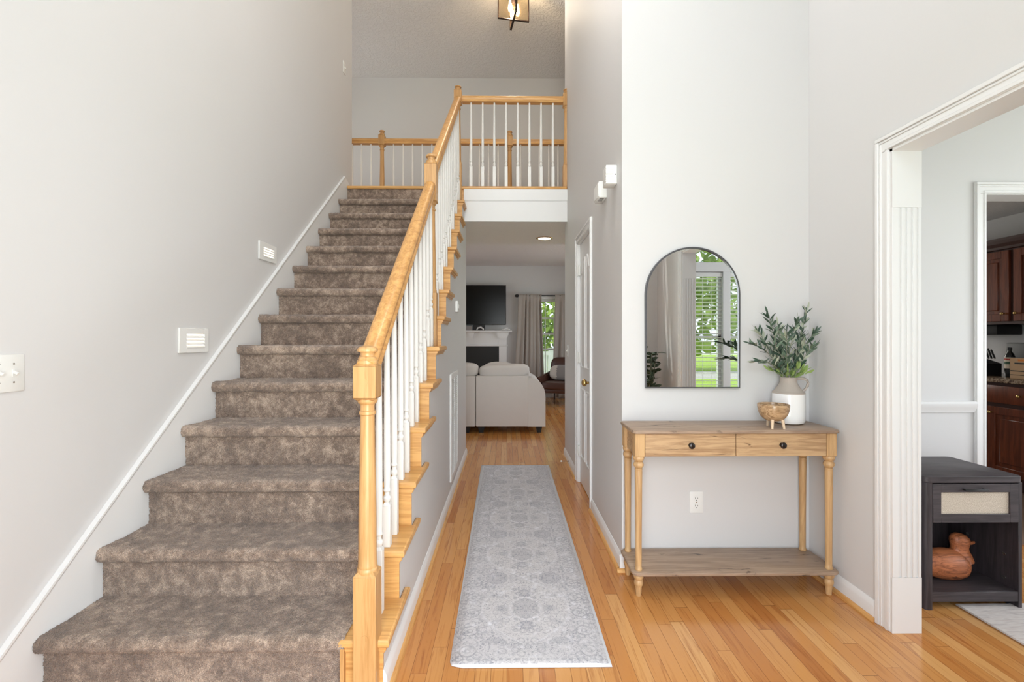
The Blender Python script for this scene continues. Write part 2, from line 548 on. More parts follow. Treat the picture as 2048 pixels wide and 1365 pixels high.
# ------------------------------------------------------------------ mesh helpers
class MB:
    def __init__(s):
        s.bm = bmesh.new()

    def box(s, x0, y0, z0, x1, y1, z1, bev=0.0, seg=2, rot=None, mi=0):
        x0, x1 = min(x0, x1), max(x0, x1)
        y0, y1 = min(y0, y1), max(y0, y1)
        z0, z1 = min(z0, z1), max(z0, z1)
        r = bmesh.ops.create_cube(s.bm, size=1.0)
        vs = r['verts']
        c = Vector(((x0 + x1) / 2, (y0 + y1) / 2, (z0 + z1) / 2))
        for v in vs:
            v.co = Vector((v.co.x * (x1 - x0), v.co.y * (y1 - y0), v.co.z * (z1 - z0)))
            if rot is not None:
                v.co = rot @ v.co
            v.co += c
        if bev > 0:
            es = list({e for v in vs for e in v.link_edges})
            bmesh.ops.bevel(s.bm, geom=es, offset=bev, segments=seg, profile=0.5, affect='EDGES')
        return s

    def lathe(s, prof, cx=0, cy=0, seg=20, sx=1.0, sy=1.0):
        """prof: list of (radius, z) from bottom to top"""
        bm = s.bm
        rings = []
        for r, z in prof:
            if r < 1e-5:
                rings.append([bm.verts.new((cx, cy, z))])
            else:
                rings.append([bm.verts.new((cx + r * sx * math.cos(2 * PI * i / seg), cy + r * sy * math.sin(2 * PI * i / seg), z)) for i in range(seg)])
        for a, b in zip(rings, rings[1:]):
            for i in range(seg):
                j = (i + 1) % seg
                if len(a) == 1 and len(b) > 1:
                    bm.faces.new((a[0], b[j], b[i]))
                elif len(b) == 1 and len(a) > 1:
                    bm.faces.new((a[i], a[j], b[0]))
                elif len(a) > 1:
                    bm.faces.new((a[i], a[j], b[j], b[i]))
        if len(rings[0]) > 1:
            bm.faces.new(list(reversed(rings[0])))
        if len(rings[-1]) > 1:
            bm.faces.new(rings[-1])
        return s

    def prism(s, poly, axis, a, b):
        """poly in the plane normal to axis: x->(y,z), y->(x,z), z->(x,y)"""
        def mk(p, t):
            return {'x': (t, p[0], p[1]), 'y': (p[0], t, p[1]), 'z': (p[0], p[1], t)}[axis]
        va = [s.bm.verts.new(mk(p, a)) for p in poly]
        vb = [s.bm.verts.new(mk(p, b)) for p in poly]
        n = len(poly)
        for i in range(n):
            j = (i + 1) % n
            s.bm.faces.new((va[i], va[j], vb[j], vb[i]))
        s.bm.faces.new(list(reversed(va)))
        s.bm.faces.new(vb)
        return s

    def sweep(s, prof, pts, up=Vector((0, 0, 1)), closed=False):
        """prof: closed outline [(a,b)] in the local (side, up) frame, swept along pts"""
        rings = []
        n = len(pts)
        for i, p in enumerate(pts):
            p = Vector(p)
            if closed:
                d = Vector(pts[(i + 1) % n]) - Vector(pts[i - 1])
            else:
                d = Vector(pts[min(i + 1, n - 1)]) - Vector(pts[max(i - 1, 0)])
            d.normalize()
            side = d.cross(up)
            side.normalize()
            u = side.cross(d)
            rings.append([s.bm.verts.new(p + side * a + u * b) for a, b in prof])
        m = len(prof)
        rng_ = range(n) if closed else range(n - 1)
        for i in rng_:
            A, B = rings[i], rings[(i + 1) % n]
            for k in range(m):
                l = (k + 1) % m
                s.bm.faces.new((A[k], A[l], B[l], B[k]))
        if not closed:
            s.bm.faces.new(list(reversed(rings[0])))
            s.bm.faces.new(rings[-1])
        return s

    def tube(s, pts, r, seg=8):
        rr = r if isinstance(r, (list, tuple)) else [r] * len(pts)
        rings = []
        n = len(pts)
        for i, p in enumerate(pts):
            p = Vector(p)
            d = Vector(pts[min(i + 1, n - 1)]) - Vector(pts[max(i - 1, 0)])
            d.normalize()
            up = Vector((0, 0, 1)) if abs(d.z) < 0.9 else Vector((0, 1, 0))
            a = d.cross(up).normalized()
            b = a.cross(d)
            rings.append([s.bm.verts.new(p + a * math.cos(2 * PI * k / seg) * rr[i] + b * math.sin(2 * PI * k / seg) * rr[i]) for k in range(seg)])
        for A, B in zip(rings, rings[1:]):
            for k in range(seg):
                l = (k + 1) % seg
                s.bm.faces.new((A[k], A[l], B[l], B[k]))
        s.bm.faces.new(list(reversed(rings[0])))
        s.bm.faces.new(rings[-1])
        return s

    def ellipsoid(s, c, r, sub=3, noise=0.0, rot=None):
        res = bmesh.ops.create_icosphere(s.bm, subdivisions=sub, radius=1.0)
        for v in res['verts']:
            k = 1 + (random.uniform(-noise, noise) if noise else 0)
            p = Vector((v.co.x * r[0] * k, v.co.y * r[1] * k, v.co.z * r[2] * k))
            if rot is not None:
                p = rot @ p
            v.co = p + Vector(c)
        return s

    def cushion(s, x0, y0, z0, x1, y1, z1, p=3.2, n=14, rot=None, piv=None):
        """superellipsoid pillow filling the box"""
        c = Vector(((x0 + x1) / 2, (y0 + y1) / 2, (z0 + z1) / 2))
        h = Vector((abs(x1 - x0) / 2, abs(y1 - y0) / 2, abs(z1 - z0) / 2))
        res = bmesh.ops.create_icosphere(s.bm, subdivisions=4, radius=1.0)
        for v in res['verts']:
            d = v.co.normalized()
            k = (abs(d.x) ** p + abs(d.y) ** p + abs(d.z) ** p) ** (-1 / p)
            q = Vector((d.x * k * h.x, d.y * k * h.y, d.z * k * h.z))
            if rot is not None:
                q = rot @ q
            v.co = q + c
        return s

    def build(s, name, mat, parent=None, smooth=True, angle=38, recalc=True):
        bm = s.bm
        if recalc:
            bmesh.ops.recalc_face_normals(bm, faces=bm.faces)
        if smooth:
            lim = math.radians(angle)
            for f in bm.faces:
                f.smooth = True
            for e in bm.edges:
                if len(e.link_faces) == 2 and e.calc_face_angle(0) > lim:
                    e.smooth = False
        me = bpy.data.meshes.new(name)
        bm.to_mesh(me)
        bm.free()
        me.materials.append(mat)
        o = bpy.data.objects.new(name, me)
        COL.objects.link(o)
        if parent is not None:
            put(o, parent)
        return o


def put(o, parent):
    """parent a mesh whose vertices are in world space"""
    o.parent = parent
    L = Vector((0, 0, 0))
    p = parent
    while p is not None:
        L += p.location
        p = p.parent if p.type == 'EMPTY' else None
    # parents are only translated; mesh parents sit at the origin of their own parent frame
    if parent.type == 'EMPTY':
        o.matrix_parent_inverse = Matrix.Translation(-L)


def thing(name, label, cat, loc, group=None):
    o = bpy.data.objects.new(name, None)
    o.empty_display_size = 0.05
    o.location = loc
    COL.objects.link(o)
    o['label'], o['category'] = label, cat
    if group:
        o['group'] = group
    return o


def tag(o, label, cat, group=None):
    o['label'], o['category'] = label, cat
    if group:
        o['group'] = group
    return o


def struct(o):
    o['kind'] = 'structure'
    return o


def dup(o, loc=None, parent=None):
    c = o.copy()
    COL.objects.link(c)
    if parent is not None:
        c.parent = parent
    if loc is not None:
        c.location = loc
    for ch in list(o.children):
        dup(ch, None, c)
    return c


def wall(name, axis, p0, p1, u0, u1, z0, z1, holes=(), mat=None):
    """wall slab; axis 'x': normal along x between p0..p1, u is y.  axis 'y': u is x. holes: (ua,ub,za,zb)"""
    us = sorted({u0, u1, *[h[0] for h in holes], *[h[1] for h in holes]})
    zs = sorted({z0, z1, *[h[2] for h in holes], *[h[3] for h in holes]})
    us = [u for u in us if u0 <= u <= u1]
    zs = [z for z in zs if z0 <= z <= z1]
    m = MB()
    bm = m.bm
    solid = {}
    for i in range(len(us) - 1):
        for j in range(len(zs) - 1):
            cu, cz = (us[i] + us[i + 1]) / 2, (zs[j] + zs[j + 1]) / 2
            solid[i, j] = not any(h[0] < cu < h[1] and h[2] < cz < h[3] for h in holes)
    cache = {}

    def V(p, u, z):
        k = (round(p, 5), round(u, 5), round(z, 5))
        if k not in cache:
            cache[k] = bm.verts.new((p, u, z) if axis == 'x' else (u, p, z))
        return cache[k]
    for (i, j), ok in solid.items():
        if not ok:
            continue
        a, b, c, d = us[i], us[i + 1], zs[j], zs[j + 1]
        bm.faces.new((V(p0, a, c), V(p0, b, c), V(p0, b, d), V(p0, a, d)))
        bm.faces.new((V(p1, a, c), V(p1, b, c), V(p1, b, d), V(p1, a, d)))
        if not solid.get((i - 1, j), False):
            bm.faces.new((V(p0, a, c), V(p1, a, c), V(p1, a, d), V(p0, a, d)))
        if not solid.get((i + 1, j), False):
            bm.faces.new((V(p0, b, c), V(p1, b, c), V(p1, b, d), V(p0, b, d)))
        if not solid.get((i, j - 1), False):
            bm.faces.new((V(p0, a, c), V(p1, a, c), V(p1, b, c), V(p0, b, c)))
        if not solid.get((i, j + 1), False):
            bm.faces.new((V(p0, a, d), V(p1, a, d), V(p1, b, d), V(p0, b, d)))
    return struct(m.build(name, mat or M['wall'], smooth=False))


def box_struct(name, x0, y0, z0, x1, y1, z1, mat, bev=0.0):
    return struct(MB().box(x0, y0, z0, x1, y1, z1, bev).build(name, mat, smooth=bev > 0))


# ------------------------------------------------------------------ main dimensions
XL = -1.61           # left stair wall
XR = 1.60            # right foyer wall
XH = 0.607           # hall right wall
XS = -0.425          # wall below the stairs, hall side
YC = 2.445           # wall behind the console table
YE = 4.85            # end of the hall walls
YF = -0.06           # front wall
ZC = 5.19            # foyer ceiling
ZH = 2.40            # hall ceiling
ZL = 2.72            # ceiling of living / dining room
R, G, Y1 = 0.1955, 0.2363, 1.5823
CXL, CXR, TXR = -1.596, -0.553, -0.4004
ZU = 14 * R + 0.012  # upper floor

# ------------------------------------------------------------------ shell
box_struct('floor', -3.6, -0.20, -0.06, 4.5, 9.75, 0.0, M['floor'])
box_struct('floor_kitchen', 2.16, 2.72, -0.055, 4.6, 6.1, 0.003, M['tile'])
wall('wall_left', 'x', XL - 0.12, XL, YF, YE, 0, ZC)
wall('wall_right', 'x', XR, XR + 0.115, YF, YC - 0.0005, 0, ZC, [(0.64, 1.92, -0.01, 2.01)])
wall('wall_front', 'y', YF - 0.14, YF, -1.73, 4.5, 0, ZC,
     [(-0.62, 0.62, -0.01, 2.12), (-1.15, 0.95, 2.65, 4.55), (1.86, 2.30, 0.55, 1.93), (2.37, 2.81, 0.55, 1.93), (1.86, 2.81, 2.03, 2.42)])
wall('wall_back', 'y', YC, YC + 0.12, XH + 0.12, XR + 0.115, 0, ZC)
wall('wall_hall_right', 'x', XH, XH + 0.12, YC, YE, 0, ZC, [(3.355, 3.965, -0.01, 2.03)])
wall('wall_closet', 'x', XH + 0.5, XH + 0.52, 3.2, 4.2, 0, 2.3)
wall('wall_living_near', 'y', YE - 0.12, YE, XH + 0.12, 2.05, 0, ZH + 0.3)
wall('wall_living_right', 'x', 2.05, 2.17, 2.72, 9.6, 0, ZL + 0.1, [(6.1, 8.7, 0.5, 2.2)])  # hole added to let the right-hand fill lamp in
wall('wall_living_left', 'x', -3.62, -3.5, YE - 0.12, 9.6, 0, ZL + 0.1, [(6.1, 8.7, 0.5, 2.2)])  # unseen hole made up for the left fill lamp
wall('wall_under_stairs', 'y', YE - 0.1, YE, -3.5, XS - 0.12, 0, ZH)
wall('wall_living_back', 'y', 9.6, 9.74, -3.6, 2.17, 0, ZL + 0.1, [(0.62, 1.16, 0.40, 2.03)])
wall('wall_dining_back', 'y', 2.60, 2.72, XR + 0.115, 4.5, 0, ZL, [(2.705, 3.55, -0.01, 2.04)])
wall('wall_dining_right', 'x', 4.5, 4.62, YF, 2.60, 0, ZL, [(0.2, 2.0, 0.75, 2.25)])  # side opening invented to pass the dining fill
wall('wall_kitchen_right', 'x', 4.6, 4.72, 2.72, 6.2, 0, 2.5)
wall('wall_kitchen_back', 'y', 6.1, 6.22, 2.17, 4.72, 0, 2.5, [(2.8, 4.0, 1.1, 2.1)])  # hole added in front of the kitchen fill lamp
wall('wall_upper_back', 'y', 7.09, 7.2, -4.1, 3.0, ZU - 0.03, ZC)
wall('wall_upper_near_left', 'y', YE - 0.12, YE, -4.1, XL - 0.12, ZU, ZC)
wall('wall_upper_near_right', 'y', YE - 0.12, YE, XH + 0.12, 3.0, ZU, ZC)
wall('wall_upper_left', 'x', -4.1, -4.0, YE, 7.09, ZU, ZC, [(5.4, 6.6, 3.3, 4.5)])  # hole added where the upper hall fill shines through
wall('wall_upper_right', 'x', 2.9, 3.0, YE, 7.09, ZU, ZC)
box_struct('ceiling', -4.1, -0.20, ZC, 3.0, 7.2, ZC + 0.1, M['ceil'])
box_struct('ceiling_dining', XR + 0.115, YF, ZL, 4.62, 2.72, ZL + 0.1, M['ceil'])
box_struct('ceiling_kitchen', 2.17, 2.72, 2.346, 4.72, 6.2, 2.45, M['ceil'])
box_struct('ceiling_living', -3.6, 5.8, ZL, 2.17, 9.7, ZL + 0.03, M['ceil'])
# upper floor slab, its underside is the hall ceiling
box_struct('ceiling_hall', -4.1, 4.69, ZH, 3.0, 5.8, ZU - 0.03, M['ceil'])
box_struct('floor_upper_hall', -4.1, 4.70, ZU - 0.03, 3.0, 7.09, ZU - 0.002, M['oak_x'])

# landing fascia (white) over the hall
m = MB()
m.box(XS - 0.005, 4.668, ZH - 0.003, XH, 4.6895, 2.60)
m.box(XS - 0.005, 4.657, 2.607, XH, 4.6895, ZU - 0.031)
m.box(XS - 0.005, 4.662, 2.60, XH, 4.6895, 2.607)
struct(m.build('trim_1', M['trim'], smooth=False))
# oak landing nosing
m = MB()
m.box(CXL, 4.654, ZU - 0.031, XH - 0.001, 4.78, ZU, 0.011, 3)
struct(m.build('trim_2', M['oak_x']))

# wall below the stairs with its stepped top
poly = [(1.602, 0.0), (YE, 0.0), (YE, ZH), (4.69, ZH)]
poly += [(4.69, 13 * R + 0.0)] if False else []
pts = []
for k in range(13, 0, -1):
    yr = Y1 + k * G + 0.030       # face of riser k+1
    yl = Y1 + (k - 1) * G + 0.030
    pts += [(min(yr, 4.69), k * R - 0.027), (yl, k * R - 0.027)]
poly2 = poly + pts
m = MB()
m.prism(poly2, 'x', XS - 0.10, XS)
struct(m.build('wall_stairs', M['wall'], smooth=False))


# ------------------------------------------------------------------ baseboards and oak shoe mouldings
def base_prof(h=0.083, t=0.014):
    return [(0, 0), (t, 0), (t, h * 0.72), (t * 0.8, h * 0.8), (t * 0.45, h * 0.93), (t * 0.2, h), (0, h)]


def shoe_prof(r=0.017):
    return [(0, 0), (r, 0), (r * 0.95, r * 0.38), (r * 0.72, r * 0.75), (r * 0.36, r * 0.97), (0, r)]


def base_x(name, xw, sgn, ya, yb, prof, mat, off=0.0):
    """moulding on a wall with constant x; sgn = side the room is on"""
    m = MB()
    m.prism([(xw + sgn * (off + a), b) for a, b in prof], 'y', ya, yb)
    return struct(m.build(name, mat))


def base_y(name, yw, sgn, xa, xb, prof, mat, off=0.0):
    m = MB()
    m.prism([(yw + sgn * (off + a), b) for a, b in prof], 'x', xa, xb)
    return struct(m.build(name, mat))


bp, sh = base_prof(), shoe_prof()
base_x('baseboard_stairs', XS, 1, 1.602, YE, bp, M['trim'])
base_x('trim_3', XS, 1, 1.602, YE, sh, M['oak_y'], 0.0142)
base_x('baseboard_hall_near', XH, -1, YC + 0.0, 3.29, bp, M['trim'])
base_x('trim_4', XH, -1, YC + 0.0, 3.29, sh, M['oak_y'], 0.0142)
base_x('baseboard_hall_far', XH, -1, 4.03, YE, bp, M['trim'])
base_x('trim_5', XH, -1, 4.03, YE, sh, M['oak_y'], 0.0142)
base_x('baseboard_right', XR, -1, 1.985, YC, bp, M['trim'])
base_x('trim_6', XR, -1, 1.985, YC, sh, M['oak_y'], 0.0142)
base_y('baseboard_back', YC, -1, XH - 0.014, XR, bp, M['trim'])
base_y('trim_7', YC, -1, XH - 0.031, XR, sh, M['oak_x'], 0.0142)
base_y('baseboard_dining', 2.60, -1, XR + 0.115, 2.64, bp, M['trim'])
base_y('baseboard_living', 9.6, -1, -3.5, 2.05, bp, M['trim'])

# sloping white skirt board on the left wall
sl = R / G
m = MB()
ya, za = 0.9, 0.366 + 0.8325 * (0.9 - 1.65)
yb, zb = 4.60, 2.822
poly = [(ya, 0.0), (ya, max(za, 0.02)), (1.235, 0.02), (yb, zb), (4.72, 2.752), (YE, 2.83), (YE, 2.74), (4.70, 2.60), (2.0, 0.0)]
poly = [(1.235, 0.0), (1.235, 0.0205), (yb, zb), (4.78, ZU + 0.02), (4.78, ZU - 0.10), (4.70, 2.50), (4.70, 0.0)]
m.prism(poly, 'x', XL, CXL)
# bead along the upper edge
d = Vector((0, yb - 1.235, zb - 0.0205)).normalized()
m.sweep([(-0.010, -0.016), (0.004, -0.016), (0.008, -0.008), (0.008, 0.0), (-0.010, 0.002)],
        [Vector((CXL, 1.235, 0.0205)), Vector((CXL, yb, zb))])
struct(m.build('trim_8', M['trim'], smooth=False))

# cased opening to the dining room: fluted jambs, head, profiled casing
m = MB()
YJ = 1.92
for yj, sg in ((YJ, -1), (0.64, 1)):
    # jamb board with four flutes (stopped top and bottom)
    x0, x1 = XR - 0.004, XR + 0.119
    m.box(x0, yj, 0, x1, yj - sg * 0.004 + sg * 0.012, 2.01)
    gw = 0.0085
    gx = [x0 + 0.034 + 0.0235 * i for i in range(4)]
    edges = [x0] + [q for g_ in gx for q in (g_ - gw / 2, g_ + gw / 2)] + [x1]
    for i in range(0, len(edges), 2):
        m.box(edges[i], yj + sg * 0.007, 0.231, edges[i + 1], yj + sg * 0.013, 1.766, 0.0016, 1)
    m.box(x0, yj + sg * 0.007, 0.0, x1, yj + sg * 0.013, 0.231)
    m.box(x0, yj + sg * 0.007, 1.766, x1, yj + sg * 0.013, 2.01)
m.box(XR - 0.004, 0.64, 2.0, XR + 0.119, YJ, 2.014)
struct(m.build('trim_9', M['trim']))


def casing(m, p, sg, axis, a0, a1, ztop, wdt=0.062):
    """profiled door casing around an opening a0..a1, on plane p, proud towards sg"""
    def bar(u0, u1, z0, z1, t0, t1):
        if axis == 'x':
            m.box(p + sg * t0, u0, z0, p + sg * t1, u1, z1, 0.0022, 1)
        else:
            m.box(u0, p + sg * t0, z0, u1, p + sg * t1, z1, 0.0022, 1)
    for lo, hi, t in ((0.0, 1.0, 0.009), (0.04, 0.26, 0.013), (0.55, 0.72, 0.013), (0.72, 0.97, 0.018)):
        A0, A1 = a0 - wdt * hi, a0 - wdt * lo
        bar(A0, A1, 0, ztop + wdt * lo, 0, t)
        B0, B1 = a1 + wdt * lo, a1 + wdt * hi
        bar(B0, B1, 0, ztop + wdt * lo, 0, t)
        bar(a0 - wdt * hi, a1 + wdt * hi, ztop + wdt * lo, ztop + wdt * hi, 0, t)


m = MB()
casing(m, XR, -1, 'x', 0.64, YJ, 2.01, 0.066)
struct(m.build('trim_10', M['trim']))
m = MB()
casing(m, XH, -1, 'x', 3.355, 3.965, 2.03, 0.06)
m.box(XH - 0.002, 3.355, 0, XH + 0.12, 3.365, 2.03)
m.box(XH - 0.002, 3.955, 0, XH + 0.12, 3.965, 2.03)
m.box(XH - 0.002, 3.355, 2.02, XH + 0.12, 3.965, 2.03)
struct(m.build('trim_11', M['trim']))
m = MB()
casing(m, 2.60, -1, 'y', 2.705, 3.55, 2.04, 0.066)
m.box(2.697, 2.595, 0, 2.708, 2.725, 2.045)
m.box(3.547, 2.595, 0, 3.558, 2.725, 2.045)
m.box(2.697, 2.595, 2.035, 3.558, 2.725, 2.047)
struct(m.build('trim_12', M['trim']))
# chair rail in the dining room
m = MB()
m.prism([(2.60, 0.803), (2.589, 0.806), (2.584, 0.826), (2.576, 0.838), (2.574, 0.856), (2.584, 0.868), (2.60, 0.868)], 'x', XR + 0.115, 2.64)
struct(m.build('trim_13', M['trim']))

# ------------------------------------------------------------------ closet door in the hall
dr = struct(bpy.data.objects.new('door_1', None))
COL.objects.link(dr)
dr.location = (XH + 0.02, 3.66, 0)
m = MB()
m.box(XH + 0.018, 3.367, 0.008, XH + 0.05, 3.953, 2.018)


def frame_panel(m, ya, yb, za, zb, arch):
    """raised panel outline standing proud of the door face"""
    xf = XH + 0.018
    n = 14
    top = []
    for i in range(n + 1):
        t = i / n
        y = ya + (yb - ya) * t
        z = zb
        if arch:
            s_ = (t if arch > 0 else 1 - t)
            z = zb - 0.11 + 0.11 * (1 / (1 + math.exp(-(s_ - 0.55) * 14)))
        top.append((y, z))
    outline = [(xf, ya, za), (xf, yb, za)] + [(xf, y, z) for y, z in reversed(top)]
    prof = [(-0.011, -0.004), (0.011, -0.004), (0.011, 0.002), (0.005, 0.009), (-0.005, 0.009), (-0.011, 0.002)]
    # frame swept in the door plane
    m.sweep([(a, -b) for a, b in prof], outline, up=Vector((1, 0, 0)), closed=True)
    pan = [(y, z) for _, y, z in outline]
    cy, cz = (ya + yb) / 2, (za + zb) / 2
    inner = [(cy + (y - cy) * 0.72, cz + (z - cz) * (1 - 0.032 / max(0.05, abs(zb - za) / 2))) for y, z in pan]
    m.prism(inner, 'x', xf - 0.005, xf + 0.003)


frame_panel(m, 3.44, 3.625, 0.99, 1.87, 1)
frame_panel(m, 3.70, 3.885, 0.99, 1.87, -1)
frame_panel(m, 3.44, 3.625, 0.24, 0.80, 0)
frame_panel(m, 3.70, 3.885, 0.24, 0.80, 0)
slab = m.build('door_slab', M['trim'], dr)
for z in (1.80, 1.06, 0.27):
    mm = MB()
    mm.box(XH - 0.002, 3.935, z - 0.045, XH + 0.017, 3.953, z + 0.045, 0.002, 1)
    mm.tube([(XH - 0.004, 3.954, z - 0.048), (XH - 0.004, 3.954, z + 0.048)], 0.006)
    mm.build('hinge', M['ivory'], dr)
mm = MB()
mm.tube([(XH + 0.018, 3.42, 0.895), (XH + 0.012, 3.42, 0.895)], 0.03, 16)
mm.tube([(XH + 0.014, 3.42, 0.895), (XH - 0.02, 3.42, 0.895)], 0.010, 12)
mm.ellipsoid((XH - 0.036, 3.42, 0.895), (0.021, 0.027, 0.027), 3)
mm.build('door_knob', M['brass'], dr)

# ------------------------------------------------------------------ staircase
stair = thing('staircase', 'brown carpeted staircase with oak tread ends rising to the landing', 'staircase', (-1.0, 1.60, 0))


def carpet_step(k, res):
    """one carpeted riser + rounded nosing + tread, as a fuzzy grid"""
    yn = Y1 + (k - 1) * G
    top = k * R + 0.008
    prof = []
    yr = yn + 0.036
    z0 = (k - 1) * R + 0.006
    zb = top - 0.055
    nz = max(3, int((zb - z0) / res))
    for i in range(nz + 1):
        prof.append((yr, z0 + (zb - z0) * i / nz))
    # nosing: bulging roll
    cy_, cz_, ry, rz = yn + 0.030, top - 0.0275, 0.030, 0.0275
    na = max(6, int(PI * 0.03 / res))
    for i in range(na + 1):
        a = -PI / 2 - PI * i / na
        e = 0.8
        prof.append((cy_ + ry * (abs(math.cos(a)) ** e) * (1 if math.cos(a) > 0 else -1), cz_ + rz * math.sin(a)))
    ye = yn + G + 0.040
    nt = max(4, int((ye - cy_) / res))
    for i in range(1, nt + 1):
        prof.append((cy_ + (ye - cy_) * i / nt, top - 0.004 * math.sin(PI * i / nt)))
    if k == 13:
        prof = [p for p in prof if p[0] < 4.70]
    P = np.array(prof)
    nx = int((CXR - CXL) / res) + 1
    xs = np.linspace(CXL + 0.001, CXR, nx)
    d = np.gradient(P, axis=0)
    nrm = np.stack([-d[:, 1], d[:, 0]], 1)
    nrm /= np.linalg.norm(nrm, axis=1)[:, None] + 1e-9
    m_ = len(P)
    # low frequency lumps + fibre jitter
    a = rng.normal(0, 1, (m_ // 8 + 3, nx // 8 + 3))
    ii = np.arange(m_) / 8
    jj = np.arange(nx) / 8
    i0, j0 = ii.astype(int), jj.astype(int)
    fi, fj = (ii - i0)[:, None], (jj - j0)[None, :]
    lo = (a[i0][:, j0] * (1 - fi) * (1 - fj) + a[i0 + 1][:, j0] * fi * (1 - fj) + a[i0][:, j0 + 1] * (1 - fi) * fj + a[i0 + 1][:, j0 + 1] * fi * fj)
    disp = 0.0012 * lo + rng.uniform(-0.0022, 0.0022, (m_, nx))
    xs2 = xs[None, :] + rng.uniform(-0.001, 0.001, (m_, nx))
    V = np.empty((m_, nx, 3))
    V[..., 0] = xs2
    V[..., 1] = P[:, None, 0] + nrm[:, None, 0] * disp
    V[..., 2] = P[:, None, 1] + nrm[:, None, 1] * disp
    V = V.reshape(-1, 3)
    idx = np.arange(m_ * nx).reshape(m_, nx)
    Fc = np.stack([idx[:-1, :-1], idx[:-1, 1:], idx[1:, 1:], idx[1:, :-1]], -1).reshape(-1, 4)
    me = bpy.data.meshes.new('carpeted_step')
    me.from_pydata(V.tolist(), [], Fc.tolist())
    me.polygons.foreach_set('use_smooth', [True] * len(Fc))
    me.materials.append(M['carpet'])
    o = bpy.data.objects.new('carpeted_step', me)
    COL.objects.link(o)
    put(o, stair)


for k in range(1, 14):
    carpet_step(k, 0.0042 if k < 4 else (0.006 if k < 8 else 0.009))
# plywood carriage under the carpet
m = MB()
for k in range(1, 14):
    yn = Y1 + (k - 1) * G
    m.box(CXL + 0.004, yn + 0.046, (k - 1) * R, CXR - 0.0015, min(yn + G + 0.045, 4.67), k * R - 0.006)
m.build('stair_carriage', M['cherry_dark'], stair, smooth=False)
# last riser, up to the landing nosing
m = MB()
m.box(CXL, 4.676, 13 * R, CXR, 4.688, ZU - 0.031)
m.build('carpeted_riser', M['carpet'], stair, smooth=False)

for k in range(1, 14):
    yn = Y1 + (k - 1) * G
    zt = k * R
    ye = min(yn + G + 0.03, 4.69)
    m = MB()
    # one board whose return nosing runs past the next riser on the wall side
    yb = min(yn + G + 0.115, 4.655)
    ye2 = min(ye, yb - 0.004)
    xl_ = CXR - (0.018 if k == 1 else 0.001)
    m.prism([(xl_, yn), (TXR, yn), (TXR, yb), (XS + 0.0005, yb), (XS + 0.0005, ye2), (xl_, ye2)], 'z', zt - 0.028, zt)
    bmesh.ops.recalc_face_normals(m.bm, faces=m.bm.faces)
    hor = [e for e in m.bm.edges if abs(e.verts[0].co.z - e.verts[1].co.z) < 1e-6]
    bmesh.ops.bevel(m.bm, geom=hor, offset=0.009, segments=3, profile=0.5, affect='EDGES')
    # cove below, front and side
    for (dd, z_) in ((0.012, 0.040), (0.006, 0.050)):
        yq = min(yn + G + 0.10, 4.65)
        m.prism([(CXR, yn + 0.022 - dd), (XS + dd, yn + 0.022 - dd), (XS + dd, yq), (XS + 0.0003, yq), (XS + 0.0003, yn + 0.0215), (CXR, yn + 0.0215)], 'z', zt - z_, zt - 0.0275)
    m.build('wooden_tread_end', M['oak_x'], stair)
    m = MB()
    m.box(CXR, yn + 0.022, (k - 1) * R, XS, yn + 0.0295, zt - 0.027)
    m.build('wooden_riser', M['oak_x'], stair, smooth=False)
m = MB()
m.box(CXR + 0.001, 4.676, 13 * R, XS, 4.688, ZU - 0.031)
m.build('wooden_riser', M['oak_x'], stair, smooth=False)
# stained end of the left return around the newel
m = MB()
m.box(CXR - 0.013, Y1 + 0.0, 0.0, CXR + 0.0, Y1 + 0.05, R - 0.028)
m.build('wooden_riser', M['oak'], stair, smooth=False)


